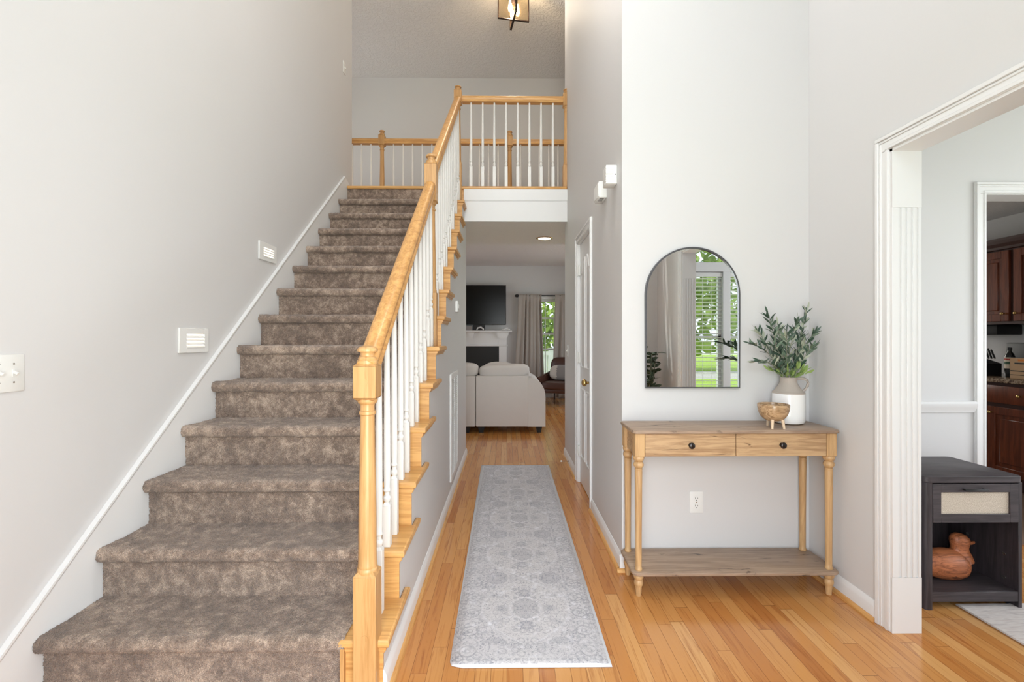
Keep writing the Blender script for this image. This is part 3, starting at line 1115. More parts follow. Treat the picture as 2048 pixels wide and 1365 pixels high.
# ------------------------------------------------------------------ railings
def newel_mesh(cx, cy, z0, zlow, zb0, zb1, ztop, w_=0.076, half=False):
    """z0 base, zlow top of lower block, zb0..zb1 upper block, ztop cap top"""
    m = MB()
    h = w_ / 2

    def block(za, zb, dome_lo, dome_hi):
        m.box(cx - h, cy - h, za, cx + h, cy + h, zb, 0.002, 1)
        if dome_hi:
            m.lathe([(h * 1.30, zb - 0.001), (h * 1.05, zb + 0.006), (h * 0.8, zb + 0.011)], cx, cy, 28)
        if dome_lo:
            m.lathe([(h * 0.8, za - 0.011), (h * 1.05, za - 0.006), (h * 1.30, za + 0.001)], cx, cy, 28)
    # the dome corners must stay inside the square: clip by building on a square pyramid instead
    def chamf(z, dz):
        vs = [m.bm.verts.new((cx + a * h * 0.999, cy + b * h * 0.999, z)) for a, b in ((-1, -1), (1, -1), (1, 1), (-1, 1))]
        vt = [m.bm.verts.new((cx + a * h * 0.66, cy + b * h * 0.66, z + dz)) for a, b in ((-1, -1), (1, -1), (1, 1), (-1, 1))]
        for i in range(4):
            j = (i + 1) % 4
            m.bm.faces.new((vs[i], vs[j], vt[j], vt[i]))
        m.bm.faces.new(vt)
    m.box(cx - h, cy - h, z0, cx + h, cy + h, zlow, 0.002, 1)
    chamf(zlow, 0.012)
    m.box(cx - h, cy - h, zb0, cx + h, cy + h, zb1, 0.002, 1)
    chamf(zb1, 0.010)
    chamf(zb0, -0.010)
    # turned shaft
    L = zb0 - zlow
    m.lathe([(0.034, zlow + 0.004), (0.0355, zlow + 0.012), (0.034, zlow + 0.019), (0.0315, zlow + 0.022), (0.0325, zlow + 0.028), (0.031, zlow + 0.034),
             (0.0305, zlow + 0.08 * L + 0.02), (0.0295, zlow + 0.35 * L), (0.0262, zlow + 0.62 * L), (0.0238, zb0 - 0.070),
             (0.0238, zb0 - 0.060), (0.028, zb0 - 0.057), (0.0285, zb0 - 0.052), (0.028, zb0 - 0.047), (0.0238, zb0 - 0.044), (0.0236, zb0 - 0.030),
             (0.0245, zb0 - 0.024), (0.031, zb0 - 0.018), (0.0335, zb0 - 0.012), (0.0335, zb0 - 0.006), (0.028, zb0 - 0.002)], cx, cy, 24)
    # cap: collar, neck, domed button
    t = zb1
    H_ = ztop - zb1
    m.lathe([(0.030, t + 0.002), (0.0345, t + 0.08 * H_), (0.036, t + 0.18 * H_), (0.0345, t + 0.26 * H_), (0.0300, t + 0.30 * H_), (0.0315, t + 0.36 * H_), (0.029, t + 0.42 * H_),
             (0.0235, t + 0.48 * H_), (0.0225, t + 0.58 * H_), (0.0255, t + 0.66 * H_), (0.0335, t + 0.70 * H_), (0.0345, t + 0.76 * H_), (0.033, t + 0.84 * H_),
             (0.027, t + 0.92 * H_), (0.016, t + 0.98 * H_), (0.0, t + H_)], cx, cy, 24)
    # round wooden plugs on the front faces
    for zz in ((zb0 + zb1) / 2, z0 + (zlow - z0) * 0.52 if zlow - z0 > 0.3 else None):
        if zz is None:
            continue
        m.tube([(cx + 0.002, cy - h + 0.002, zz), (cx + 0.002, cy - h - 0.0012, zz)], 0.0105, 18)
    return m


RAILP = [(-0.033, 0.0), (0.033, 0.0), (0.033, 0.012), (0.027, 0.022), (0.033, 0.034), (0.033, 0.047), (0.027, 0.060), (0.014, 0.067), (-0.014, 0.067),
         (-0.027, 0.060), (-0.033, 0.047), (-0.033, 0.034), (-0.027, 0.022), (-0.033, 0.012)]


def baluster_mesh(h, zsq=0.20, w_=0.0315):
    """white turned baluster, local origin at its foot"""
    m = MB()
    q = w_ / 2
    m.box(-q, -q, 0, q, q, zsq, 0.0015, 1)
    vs = [m.bm.verts.new((a * q, b * q, zsq)) for a, b in ((-1, -1), (1, -1), (1, 1), (-1, 1))]
    vt = [m.bm.verts.new((a * q * 0.55, b * q * 0.55, zsq + 0.012)) for a, b in ((-1, -1), (1, -1), (1, 1), (-1, 1))]
    for i in range(4):
        j = (i + 1) % 4
        m.bm.faces.new((vs[i], vs[j], vt[j], vt[i]))
    m.lathe([(0.009, zsq + 0.004), (0.0095, zsq + 0.013), (0.0145, zsq + 0.021), (0.0155, zsq + 0.028), (0.0145, zsq + 0.034), (0.0100, zsq + 0.039), (0.0098, zsq + 0.052),
             (0.0140, zsq + 0.056), (0.0145, zsq + 0.060), (0.0140, zsq + 0.064), (0.0118, zsq + 0.068), (0.0135, zsq + 0.10), (0.0140, zsq + 0.16),
             (0.0125, zsq + 0.55 * (h - zsq)), (0.0090, h)], 0, 0, 14)
    return m


srail = thing('stair_railing', 'sloping oak handrail with white balusters and two full newel posts along the stairs', 'railing', (-0.48, 1.6, 0))
NX = -0.4795
newels = []
m = newel_mesh(-0.4755, 1.593, 0.0, 0.424, 1.022, 1.130, 1.199)
m.build('newel_post', M['oak'], srail)
m = newel_mesh(-0.4865, 3.0, 6 * R, 1.515, 2.102, 2.338, 2.410)
o = m.build('newel_post', M['oak'], srail)
m = newel_mesh(-0.489, 4.665, 13 * R, 2.975, 3.575, 3.70, 3.752)
m.build('newel_post', M['oak'], srail)


def rail(m, y0, zt0, y1, zt1, x=NX, x1=None):
    x1 = x if x1 is None else x1
    d = Vector((x1 - x, y1 - y0, zt1 - zt0))
    cosv = math.hypot(d.y, d.x) / d.length
    off = 0.067 / cosv
    # rail with plumb ends: extend and let the posts hide the ends
    m.sweep(RAILP, [Vector((x, y0, zt0 - off)), Vector((x1, y1, zt1 - off))])


m = MB()
rail(m, 1.60, 1.178, 2.975, 2.243, -0.4755, -0.4865)
m.build('handrail', M['oak_y'], srail)
m = MB()
rail(m, 3.01, 2.352, 4.65, 3.655, -0.4865, -0.489)
m.build('handrail', M['oak_y'], srail)


def rail_under(y):
    if y < 3.0:
        t = (y - 1.60) / (2.975 - 1.60)
        return 1.178 + t * (2.243 - 1.178) - 0.087
    t = (y - 3.01) / (4.65 - 3.01)
    return 2.352 + t * (3.655 - 2.352) - 0.087


for k in range(1, 14):
    yn = Y1 + (k - 1) * G
    for j, dy in enumerate((0.050, 0.168)):
        y = yn + dy
        if y < 1.66 or abs(y - 3.0) < 0.06 or y > 4.60:
            continue
        h = rail_under(y) - k * R + 0.006
        o = baluster_mesh(h, 0.165 if j == 0 else 0.235).build('baluster', M['balu'])
        o.parent = srail
        o.location = (Vector((-0.4795, y, k * R)) - srail.location)

# railing across the landing edge
YLR = 4.712
lrail = thing('landing_railing', 'level oak railing with white balusters above the hall opening', 'railing', (0.1, YLR, ZU))
m = MB()
m.sweep(RAILP, [Vector((-0.451, YLR, 3.608)), Vector((0.575, YLR, 3.608))], up=Vector((0, 0, 1)))
m.build('handrail', M['oak_x'], lrail)
m = newel_mesh(XH - 0.0005, YLR, ZU, 2.975, 3.575, 3.70, 3.752)
bmesh.ops.bisect_plane(m.bm, geom=m.bm.verts[:] + m.bm.edges[:] + m.bm.faces[:], plane_co=(XH - 0.001, 0, 0), plane_no=(1, 0, 0), clear_outer=True)
m.build('half_newel_post', M['oak'], lrail)
bal = None
for x in (942.2, 965.5, 988.7, 1012.3, 1035.6, 1058.9, 1082.2, 1105.9):
    p = at(x, 300, YLR)
    if bal is None:
        bal = baluster_mesh(3.612 - ZU, 0.21).build('baluster', M['balu'])
        bal.parent = lrail
        bal.location = Vector((p.x, YLR, ZU)) - lrail.location
    else:
        dup(bal, Vector((p.x, YLR, ZU)) - lrail.location, lrail)

# railing on the far side of the upper hall
YRR = 5.75
rrail = thing('hallway_railing', 'farther oak railing with slim white balusters across the upper hall', 'railing', (-0.4, YRR, ZU))
m = MB()
m.sweep(RAILP, [Vector((-3.9, YRR, 3.617)), Vector((2.8, YRR, 3.617))], up=Vector((0, 0, 1)))
m.build('handrail', M['oak_x'], rrail)
for x in (764.2, 1019.3):
    p = at(x, 300, YRR)
    newel_mesh(p.x, YRR, ZU, 2.97, 3.60, 3.72, 3.79).build('newel_post', M['oak'], rrail)
bal = None
bx = [704.6, 723, 742, 787.1, 806.2, 825.1, 844.5, 863.6, 883, 902, 921, 940, 958.9, 977.3, 996.5, 1041.3, 1060, 1078.9, 1097.7, 1116.5]
for x in bx:
    p = at(x, 300, YRR)
    if bal is None:
        bal = baluster_mesh(3.62 - ZU, 0.21).build('baluster', M['balu'])
        bal.parent = rrail
        bal.location = Vector((p.x, YRR, ZU)) - rrail.location
    else:
        dup(bal, Vector((p.x, YRR, ZU)) - rrail.location, rrail)


# ------------------------------------------------------------------ wall fittings
def facing_x(m_fn, name, mat, parent=None):
    pass


def toggle_plate(name, label, X, sg, ys, zc, yw, zh=0.114, mat='ivory'):
    """switch plate on a wall with constant x; ys = toggle positions"""
    y0, y1 = min(ys) - yw, max(ys) + yw
    t = thing(name, label, 'light switch', (X, (y0 + y1) / 2, zc))
    m = MB()
    m.box(X, y0, zc - zh / 2, X + sg * 0.006, y1, zc + zh / 2, 0.0022, 2)
    m.build('cover_plate', M[mat], t)
    for y in ys:
        m = MB()
        m.box(X + sg * 0.004, y - 0.005, zc - 0.012, X + sg * 0.008, y + 0.005, zc + 0.012, 0.0008, 1)
        rot = Matrix.Rotation(sg * math.radians(28), 3, 'Y')
        m.box(X + sg * 0.006, y - 0.0035, zc - 0.004, X + sg * 0.021, y + 0.0035, zc + 0.005, 0.001, 1, rot)
        m.build('toggle', M[mat], t)
        for dz in (-0.030, 0.030):
            m = MB()
            m.tube([(X + sg * 0.005, y, zc + dz), (X + sg * 0.0072, y, zc + dz)], 0.003, 10)
            m.build('screw', M['nickel'], t)
    return t


toggle_plate('light_switch', 'double toggle switch plate on the left wall at the photo edge', XL, 1, (1.487, 1.531), 1.110, 0.035, 0.122)
toggle_plate('light_switch', 'small switch plate high on the left wall above the landing', XL, 1, (4.62,), 3.90, 0.035, 0.115)
toggle_plate('light_switch', 'small toggle switch beyond the closet door on the hall wall', XH, -1, (4.62,), 1.10, 0.035, 0.115)

# duplex outlet below the mirror
t = thing('wall_outlet', 'white duplex outlet under the console table', 'outlet', (0.999, YC, 0.358))
m = MB()
m.box(0.964, YC, 0.301, 1.034, YC - 0.006, 0.416, 0.0022, 2)
m.build('cover_plate', M['plastic'], t)
for dz in (0.0195, -0.0195):
    m = MB()
    m.tube([(0.999, YC - 0.005, 0.358 + dz), (0.999, YC - 0.0082, 0.358 + dz)], 0.0165, 20)
    f = m.build('socket', M['plastic'], t)
    m = MB()
    for dx, hh in ((-0.0065, 0.0045), (0.0065, 0.0035)):
        m.box(0.999 + dx - 0.001, YC - 0.0078, 0.361 + dz - hh, 0.999 + dx + 0.001, YC - 0.0086, 0.361 + dz + hh)
    m.tube([(0.999, YC - 0.0078, 0.350 + dz), (0.999, YC - 0.0087, 0.350 + dz)], 0.0024, 10)
    g_ = m.build('slots', M['black'], t)
m = MB()
m.tube([(0.999, YC - 0.005, 0.358), (0.999, YC - 0.0075, 0.358)], 0.003, 10)
m.build('screw', M['nickel'], t)


def step_light(label, y0, y1, z0, z1, light=True):
    t = thing('step_light', label, 'wall light', (XL, (y0 + y1) / 2, (z0 + z1) / 2), 'recessed step lights on the stair wall')
    m = MB()
    yi0, yi1 = y0 + 0.055, y1 - 0.035
    zi0, zi1 = z0 + 0.026, z1 - 0.030
    X = XL
    m.box(X, y0, z0, X + 0.010, yi0, z1, 0.002, 1)
    m.box(X, yi1, z0, X + 0.010, y1, z1, 0.002, 1)
    m.box(X, yi0 - 0.003, z0, X + 0.010, yi1 + 0.003, zi0, 0.002, 1)
    m.box(X, yi0 - 0.003, zi1, X + 0.010, yi1 + 0.003, z1, 0.002, 1)
    n = 4
    for i in range(n):
        zc = zi0 + (zi1 - zi0) * (i + 0.0) / n
        m.prism([(X + 0.001, zc + 0.006), (X + 0.012, zc - 0.002), (X + 0.013, zc + 0.001), (X + 0.002, zc + 0.010)], 'y', yi0 - 0.002, yi1 + 0.002)
    m.build('faceplate', M['plastic'], t)
    MB().box(X + 0.0005, yi0, zi0, X + 0.003, yi1, zi1).build('lit_lens', M['stepled'], t, smooth=False)
    return t


step_light('louvred step light in the stair wall, the lower and nearer one', 2.291, 2.515, 1.150, 1.275)
step_light('louvred step light in the stair wall, the upper and farther one', 3.028, 3.252, 1.739, 1.858)

# chime / siren boxes high on the hall wall
t = thing('door_chime', 'white ribbed chime box nearer the corner of the hall wall', 'chime', (XH, 2.59, 2.12))
m = MB()
m.box(XH, 2.55, 2.074, XH - 0.062, 2.634, 2.178, 0.005, 2)
for i in range(9):
    z = 2.088 + i * 0.0088
    m.box(XH - 0.022, 2.548, z, XH - 0.064, 2.575, z + 0.0042, 0.001, 1)
m.build('housing', M['plastic'], t)
m = MB()
m.tube([(XH - 0.010, 2.5505, 2.126), (XH - 0.010, 2.5485, 2.126)], 0.003, 10)
m.build('screw', M['dkmetal'], t)
t = thing('wall_sensor', 'white boxy alarm sensor with slots underneath, beside the ribbed chime', 'sensor', (XH, 2.88, 2.12))
m = MB()
m.box(XH, 2.81, 2.078, XH - 0.050, 2.95, 2.176, 0.004, 2)
m.box(XH - 0.046, 2.815, 2.084, XH - 0.055, 2.945, 2.170, 0.003, 1)
m.build('housing', M['plastic'], t)
m = MB()
for i in range(3):
    m.box(XH - 0.014, 2.835 + i * 0.022, 2.0765, XH - 0.040, 2.842 + i * 0.022, 2.0785)
m.build('slots', M['dkmetal'], t, smooth=False)
# small sensor on the wall below the stairs
t = thing('alarm_sensor', 'small white alarm sensor on the wall below the stair treads', 'sensor', (XS, 3.86, 1.49))
MB().box(XS, 3.82, 1.440, XS + 0.022, 3.93, 1.532, 0.004, 2).build('housing', M['plastic'], t)
MB().box(XS + 0.021, 3.85, 1.47, XS + 0.028, 3.92, 1.505, 0.003, 1).build('cover', M['plastic'], t)
# return air grille
t = thing('return_air_grille', 'tall white louvred air vent low on the wall below the stairs', 'vent', (XS, 3.7, 0.15))
m = MB()
for (a, b, c, d) in ((3.46, 3.50, 0.15, 0.955), (3.90, 3.94, 0.15, 0.955), (3.50, 3.90, 0.15, 0.19), (3.50, 3.90, 0.915, 0.955), (3.695, 3.705, 0.19, 0.915)):
    m.box(XS, a, c, XS + 0.014, b, d, 0.002, 1)
m.build('frame', M['trim'], t)
m = MB()
for i in range(44):
    z = 0.193 + i * 0.0165
    m.prism([(XS + 0.001, z + 0.010), (XS + 0.010, z), (XS + 0.0115, z + 0.001), (XS + 0.0025, z + 0.0112)], 'y', 3.50, 3.90)
m.build('louvres', M['trim'], t, smooth=False)
MB().box(XS + 0.0002, 3.50, 0.19, XS + 0.0009, 3.90, 0.915).build('duct_dark_sheet', M['black'], t, smooth=False)  # black sheet painted as the dark inside the duct
# spring door stop
t = thing('door_stop', 'springy metal door stop on the hall baseboard past the closet', 'door stop', (XH - 0.014, 4.45, 0.045))
m = MB()
pts = []
for i in range(90):
    a = i / 90 * 2 * PI * 11
    pts.append((XH - 0.016 - i * 0.0007, 4.45 + 0.0045 * math.cos(a), 0.045 + 0.0045 * math.sin(a)))
m.tube(pts, 0.0011, 5)
m.tube([(XH - 0.014, 4.45, 0.045), (XH - 0.018, 4.45, 0.045)], 0.009, 12)
m.build('spring', M['nickel'], t)
m = MB()
m.tube([(XH - 0.078, 4.45, 0.045), (XH - 0.092, 4.45, 0.045)], 0.0075, 12)
m.build('rubber_tip', M['plastic'], t)

# recessed ceiling light in the hall
c = at(1089, 477, 5.46)
t = thing('ceiling_downlight', 'lit round recessed downlight in the hall ceiling', 'ceiling light', (c.x, 5.46, ZH))
m = MB()
m.lathe([(0.072, ZH - 0.001), (0.074, ZH - 0.006), (0.092, ZH - 0.007), (0.097, ZH - 0.002), (0.097, ZH), (0.072, ZH)], c.x, 5.46, 32)
m.build('trim_ring', M['brass'], t)
m = MB()
m.lathe([(0.0, ZH - 0.0035), (0.074, ZH - 0.0035), (0.074, ZH - 0.001), (0.0, ZH - 0.001)], c.x, 5.46, 28)
m.build('lens', M['led'], t)
d = bpy.data.lights.new('hall_downlight', 'SPOT')
d.energy, d.color, d.spot_size, d.spot_blend, d.shadow_soft_size = 22, (1, 0.93, 0.82), math.radians(150), 0.6, 0.07
o = bpy.data.objects.new('hall_downlight', d)
o.location = (c.x, 5.46, ZH - 0.02)
COL.objects.link(o)

# pendant of two crossed frames in the upper hall
fc = Vector((0.075, 5.20, 0))
t = thing('ceiling_lantern', 'dark bronze lantern of crossed open frames with lit bulbs at the top edge', 'ceiling light', (fc.x, fc.y, ZC))
zb, ztp = 4.782, 5.10


def open_frame(cx, cy, ang, half, z0, z1, th=0.012, wd=0.022):
    m = MB()
    u = Vector((math.cos(ang), math.sin(ang), 0))
    rot = Matrix.Rotation(ang, 3, 'Z')

    def bar(a, b, za, zb_):
        mid = Vector((cx, cy, 0)) + u * (a + b) / 2
        L = abs(b - a)
        m.box(mid.x - L / 2, mid.y - wd / 2, za, mid.x + L / 2, mid.y + wd / 2, zb_, 0.0015, 1, rot)
    bar(-half, half, z0, z0 + th)
    bar(-half, half, z1 - th, z1)
    bar(-half, -half + th, z0, z1)
    bar(half - th, half, z0, z1)
    return m


open_frame(fc.x, fc.y, math.radians(10), 0.178, zb, ztp).build('open_frame', M['bronze'], t)
open_frame(fc.x, fc.y, math.radians(78 + 22), 0.165, zb - 0.002, ztp + 0.002).build('open_frame', M['bronze'], t)
m = MB()
rot = Matrix.Rotation(math.radians(10), 3, 'Z')
m.box(fc.x - 0.165, fc.y - 0.002, zb + 0.012, fc.x + 0.165, fc.y + 0.002, ztp - 0.012, 0, 1, rot)
m.build('amber_glass_pane', M['amber'], t, smooth=False)
m = MB()
m.tube([(fc.x, fc.y, ZC), (fc.x, fc.y, ztp - 0.05)], 0.008, 10)
m.lathe([(0.06, ZC - 0.025), (0.065, ZC - 0.004), (0.065, ZC)], fc.x, fc.y, 24)
m.lathe([(0.03, ztp - 0.14), (0.036, ztp - 0.12), (0.036, ztp - 0.05), (0.01, ztp - 0.04)], fc.x, fc.y, 16)
m.build('stem_and_canopy', M['bronze'], t)
for dx, dy in ((-0.038, -0.05), (0.045, 0.02), (-0.015, 0.055)):
    m = MB()
    m.lathe([(0.0, zb + 0.058), (0.016, zb + 0.068), (0.023, zb + 0.095), (0.021, zb + 0.125), (0.012, zb + 0.16), (0.010, zb + 0.19)], fc.x + dx, fc.y + dy, 14)
    m.build('bulb', M['bulb'], t)
lamp('lantern_glow', (fc.x, fc.y - 0.09, zb + 0.10), 34, (1.0, 0.86, 0.68), 0.05)

# sconce above the frame edge that washes the stair wall
t = thing('wall_sconce', 'small bronze sconce on the stair wall just above the photo', 'wall light', (XL, 3.40, 4.30))
m = MB()
m.box(XL, 3.36, 4.24, XL + 0.012, 3.44, 4.36, 0.003, 1)
m.tube([(XL + 0.01, 3.40, 4.30), (XL + 0.07, 3.40, 4.30), (XL + 0.07, 3.40, 4.33)], 0.006)
m.build('backplate', M['bronze'], t)
m = MB()
m.lathe([(0.0, 4.33), (0.02, 4.335), (0.026, 4.37), (0.018, 4.41), (0.0, 4.425)], XL + 0.07, 3.40, 14)
m.build('bulb', M['bulb'], t)
lamp('sconce_glow', (XL + 0.10, 3.40, 4.27), 2.2, (1.0, 0.92, 0.82), 0.03)

# added chandelier, out of view overhead, brightens the foyer
t = thing('added_chandelier', 'added bronze ring chandelier, out of view above the foyer', 'ceiling light', (0.0, 2.1, ZC))
m = MB()
m.tube([(0.0, 2.1, ZC), (0.0, 2.1, 4.08)], 0.008, 10)
m.lathe([(0.065, ZC - 0.025), (0.07, ZC - 0.004), (0.07, ZC)], 0.0, 2.1, 24)
m.sweep([(-0.006, -0.02), (0.006, -0.02), (0.006, 0.02), (-0.006, 0.02)], [Vector((0.30 * math.cos(a * PI / 18), 2.1 + 0.30 * math.sin(a * PI / 18), 3.96)) for a in range(36)], closed=True)
for a in (0, 90, 180, 270):
    ar = math.radians(a + 45)
    m.tube([(0.30 * math.cos(ar), 2.1 + 0.30 * math.sin(ar), 3.97), (0.0, 2.1, 4.22)], 0.005, 8)
m.build('ring_and_stem', M['bronze'], t)
for a in range(6):
    ar = math.radians(a * 60)
    x, y = 0.30 * math.cos(ar), 2.1 + 0.30 * math.sin(ar)
    m = MB()
    m.lathe([(0.012, 3.97), (0.018, 4.0), (0.022, 4.03), (0.014, 4.06), (0.0, 4.075)], x, y, 12)
    m.build('bulb', M['bulb'], t)
lamp('added_chandelier_fill', (0.0, 2.1, 3.86), 60, (1.0, 0.975, 0.95), 0.22)

# ------------------------------------------------------------------ runner rug
ry0, ry1 = 1.721, 4.463
mat = rugmat(0.084, 0.31, ry0, ry1)
m = MB()
nx, ny = 12, 90
grid = []
for j in range(ny + 1):
    v = j / ny
    row = []
    for i in range(nx + 1):
        u = i / nx
        xl = -0.213 + v * (-0.030)
        xr = 0.391 + v * 0.012
        x = xl + (xr - xl) * u
        y = ry0 + (ry1 - ry0) * v
        z = 0.005 + 0.0015 * max(0, math.sin(y * 11.6) ** 8)
        if i in (0, nx) or j in (0, ny):
            z = 0.0015
        if i == 0 and j == 0:
            x += 0.008
            y += 0.012
        row.append(m.bm.verts.new((x, y, z)))
    grid.append(row)
for j in range(ny):
    for i in range(nx):
        m.bm.faces.new((grid[j][i], grid[j][i + 1], grid[j + 1][i + 1], grid[j + 1][i]))
o = m.build('runner_rug', mat)
tag(o, 'long faded grey patterned runner rug on the hall floor', 'rug')
sd = o.modifiers.new('thick', 'SOLIDIFY')
sd.thickness = 0.004
sd.offset = 1.0

# ------------------------------------------------------------------ console table
t = thing('console_table', 'narrow rustic oak console table with turned legs under the mirror', 'console table', (1.083, 2.30, 0))
TX0, TX1, TY0, TY1 = 0.592, 1.574, 2.168, 2.432
ZT = 0.790


def rounded_rect(x0, y0, x1, y1, r, n=6):
    pts = []
    for cx, cy, a0 in ((x1 - r, y1 - r, 0), (x0 + r, y1 - r, 90), (x0 + r, y0 + r, 180), (x1 - r, y0 + r, 270)):
        for i in range(n + 1):
            a = math.radians(a0 + 90 * i / n)
            pts.append((cx + r * math.cos(a), cy + r * math.sin(a)))
    return pts


def slab(m, pts, z0, z1, b=0.003):
    cx = sum(p[0] for p in pts) / len(pts)
    cy = sum(p[1] for p in pts) / len(pts)

    def inset(p, d):
        v = Vector((p[0] - cx, p[1] - cy))
        return (p[0] - d * (1 if v.x > 0 else -1), p[1] - d * (1 if v.y > 0 else -1))
    rings = [[m.bm.verts.new((*inset(p, b), z0)) for p in pts], [m.bm.verts.new((*p, z0 + b)) for p in pts],
             [m.bm.verts.new((*p, z1 - b)) for p in pts], [m.bm.verts.new((*inset(p, b), z1)) for p in pts]]
    n = len(pts)
    for A, B in zip(rings, rings[1:]):
        for i in range(n):
            j = (i + 1) % n
            m.bm.faces.new((A[i], A[j], B[j], B[i]))
    m.bm.faces.new(list(reversed(rings[0])))
    m.bm.faces.new(rings[-1])


m = MB()
slab(m, rounded_rect(TX0, TY0, TX1, TY1, 0.022), ZT - 0.016, ZT)
m.build('tabletop', M['console_top'], t)
m = MB()
slab(m, rounded_rect(TX0, TY0, TX1, TY1, 0.03), 0.106, 0.121)
m.build('lower_shelf', M['console_top'], t)
lx = (TX0 + 0.035, TX1 - 0.035)
ly = (TY0 + 0.038, TY1 - 0.03)
for X_ in lx:
    for Y_ in ly:
        m = MB()
        q = 0.0235
        m.box(X_ - q, Y_ - q, 0.663, X_ + q, Y_ + q, ZT - 0.016, 0.002, 1)
        m.lathe([(0.0125, 0.0), (0.0125, 0.003), (0.0155, 0.040), (0.0158, 0.044), (0.0195, 0.050), (0.0215, 0.060), (0.0195, 0.071), (0.016, 0.076),
                 (0.020, 0.080), (0.0235, 0.090), (0.0235, 0.098), (0.020, 0.106), (0.0175, 0.108)], X_, Y_, 20)
        m.lathe([(0.0155, 0.120), (0.0170, 0.124), (0.0170, 0.130), (0.0145, 0.134), (0.0145, 0.150), (0.0150, 0.30), (0.0168, 0.52), (0.0175, 0.590), (0.0165, 0.594),
                 (0.0178, 0.599), (0.0178, 0.603), (0.0145, 0.606), (0.0185, 0.609), (0.0238, 0.618), (0.0240, 0.625), (0.0205, 0.634), (0.0160, 0.638), (0.0215, 0.642),
                 (0.0255, 0.650), (0.0262, 0.657), (0.0235, 0.663)], X_, Y_, 22)
        m.build('leg', M['console_leg'], t)
m = MB()
m.box(lx[0] + 0.02, ly[1] - 0.012, 0.670, lx[1] - 0.02, ly[1] + 0.008, ZT - 0.016)
for X_ in lx:
    m.box(X_ - 0.010, ly[0] + 0.02, 0.663, X_ + 0.010, ly[1] - 0.02, ZT - 0.016)
m.box(lx[0] + 0.02, ly[0] + 0.006, 0.664, lx[1] - 0.02, ly[0] + 0.02, ZT - 0.016)
m.build('apron', M['console_x'], t)
mid = (lx[0] + lx[1]) / 2
for xa, xb in ((lx[0] + 0.0255, mid - 0.0015), (mid + 0.0015, lx[1] - 0.0255)):
    m = MB()
    m.box(xa, ly[0] - 0.021, 0.6645, xb, ly[0] + 0.005, ZT - 0.0185, 0.0012, 1)
    o = m.build('drawer', M['console_x'], t)
    kx = (xa + xb) / 2
    m = MB()
    yk = ly[0] - 0.021
    m.tube([(kx, yk, 0.719), (kx, yk - 0.003, 0.719)], 0.010, 16)
    m.tube([(kx, yk - 0.002, 0.719), (kx, yk - 0.014, 0.719)], 0.005, 12)
    m.ellipsoid((kx, yk - 0.019, 0.719), (0.0148, 0.0075, 0.0148), 3)
    kn = m.build('knob', M['dkmetal'], None)
    kn.parent = o

# ------------------------------------------------------------------ arched mirror
t = thing('arched_mirror', 'arch-topped wall mirror with thin dark frame above the console table', 'mirror', (0.9745, YC, 0.964))
ax0, ax1, az0, az1 = 0.729, 1.220, 0.964, 1.698
r_ = (ax1 - ax0) / 2
arch = [(ax0, az0), (ax1, az0)] + [((ax0 + ax1) / 2 + r_ * math.cos(a), az1 - r_ + r_ * math.sin(a)) for a in [PI * i / 48 for i in range(49)]]
m = MB()
m.sweep([(-0.004, -0.011), (0.004, -0.011), (0.004, 0.011), (-0.004, 0.011)], [Vector((x, YC - 0.0112, z)) for x, z in arch], up=Vector((0, 1, 0)), closed=True)
m.build('frame', M['frame'], t)
m = MB()
m.prism([((x - 0.9745) * 0.99 + 0.9745, (z - 1.33) * 0.994 + 1.33) for x, z in arch], 'y', YC - 0.014, YC - 0.003)
m.build('mirror_glass', M['mirror'], t, smooth=False)


# ------------------------------------------------------------------ vase, olive branches, bowl
def leaf(m, base, dirv, length, width, bend=0.15, upv=None):
    dirv = Vector(dirv).normalized()
    up = Vector(upv) if upv else Vector((random.uniform(-1, 1), random.uniform(-1, 0.3), random.uniform(-0.3, 1)))
    side = dirv.cross(up)
    if side.length < 1e-3:
        side = dirv.cross(Vector((1, 0, 0)))
    side.normalize()
    nrm = side.cross(dirv)
    prof = ((0.0, 0.10), (0.22, 0.78), (0.5, 1.0), (0.78, 0.72), (1.0, 0.06))
    L, C, Rr = [], [], []
    for s_, w_ in prof:
        c = base + dirv * length * s_ - nrm * bend * length * s_ * s_
        L.append(m.bm.verts.new(c - side * width * w_ / 2 + nrm * width * w_ * 0.12))
        C.append(m.bm.verts.new(c))
        Rr.append(m.bm.verts.new(c + side * width * w_ / 2 + nrm * width * w_ * 0.12))
    for i in range(4):
        m.bm.faces.new((L[i], C[i], C[i + 1], L[i + 1]))
        m.bm.faces.new((C[i], Rr[i], Rr[i + 1], C[i + 1]))


VX, VY, VZ = 1.440, 2.362, ZT
t = thing('ceramic_jug', 'white and taupe ceramic jug with a loop handle on the console table', 'vase', (VX, VY, VZ))
m = MB()
m.lathe([(0.0, VZ + 0.001), (0.060, VZ + 0.001), (0.070, VZ + 0.006), (0.0745, VZ + 0.018), (0.0750, VZ + 0.05), (0.0750, VZ + 0.152)], VX, VY, 40)
m.build('glazed_body', M['ceramw'], t)
m = MB()
prof = [(0.0750, VZ + 0.152), (0.0742, VZ + 0.158)]
for i in range(9):
    a = i / 8
    prof.append((0.0742 - 0.034 * (a ** 0.8), VZ + 0.158 + 0.046 * a ** 1.15 + (0.0 if i % 2 else 0.0005)))
prof += [(0.0385, VZ + 0.214), (0.0380, VZ + 0.228), (0.0395, VZ + 0.232), (0.0380, VZ + 0.2345), (0.0330, VZ + 0.233), (0.031, VZ + 0.20), (0.03, VZ + 0.19)]
m.lathe(prof, VX, VY, 40)
m.build('matte_neck', M['ceramg'], t)
m = MB()
hp = [(0.036, 0.226), (0.052, 0.229), (0.072, 0.228), (0.085, 0.220), (0.089, 0.206), (0.086, 0.190), (0.078, 0.176), (0.069, 0.166), (0.062, 0.162)]
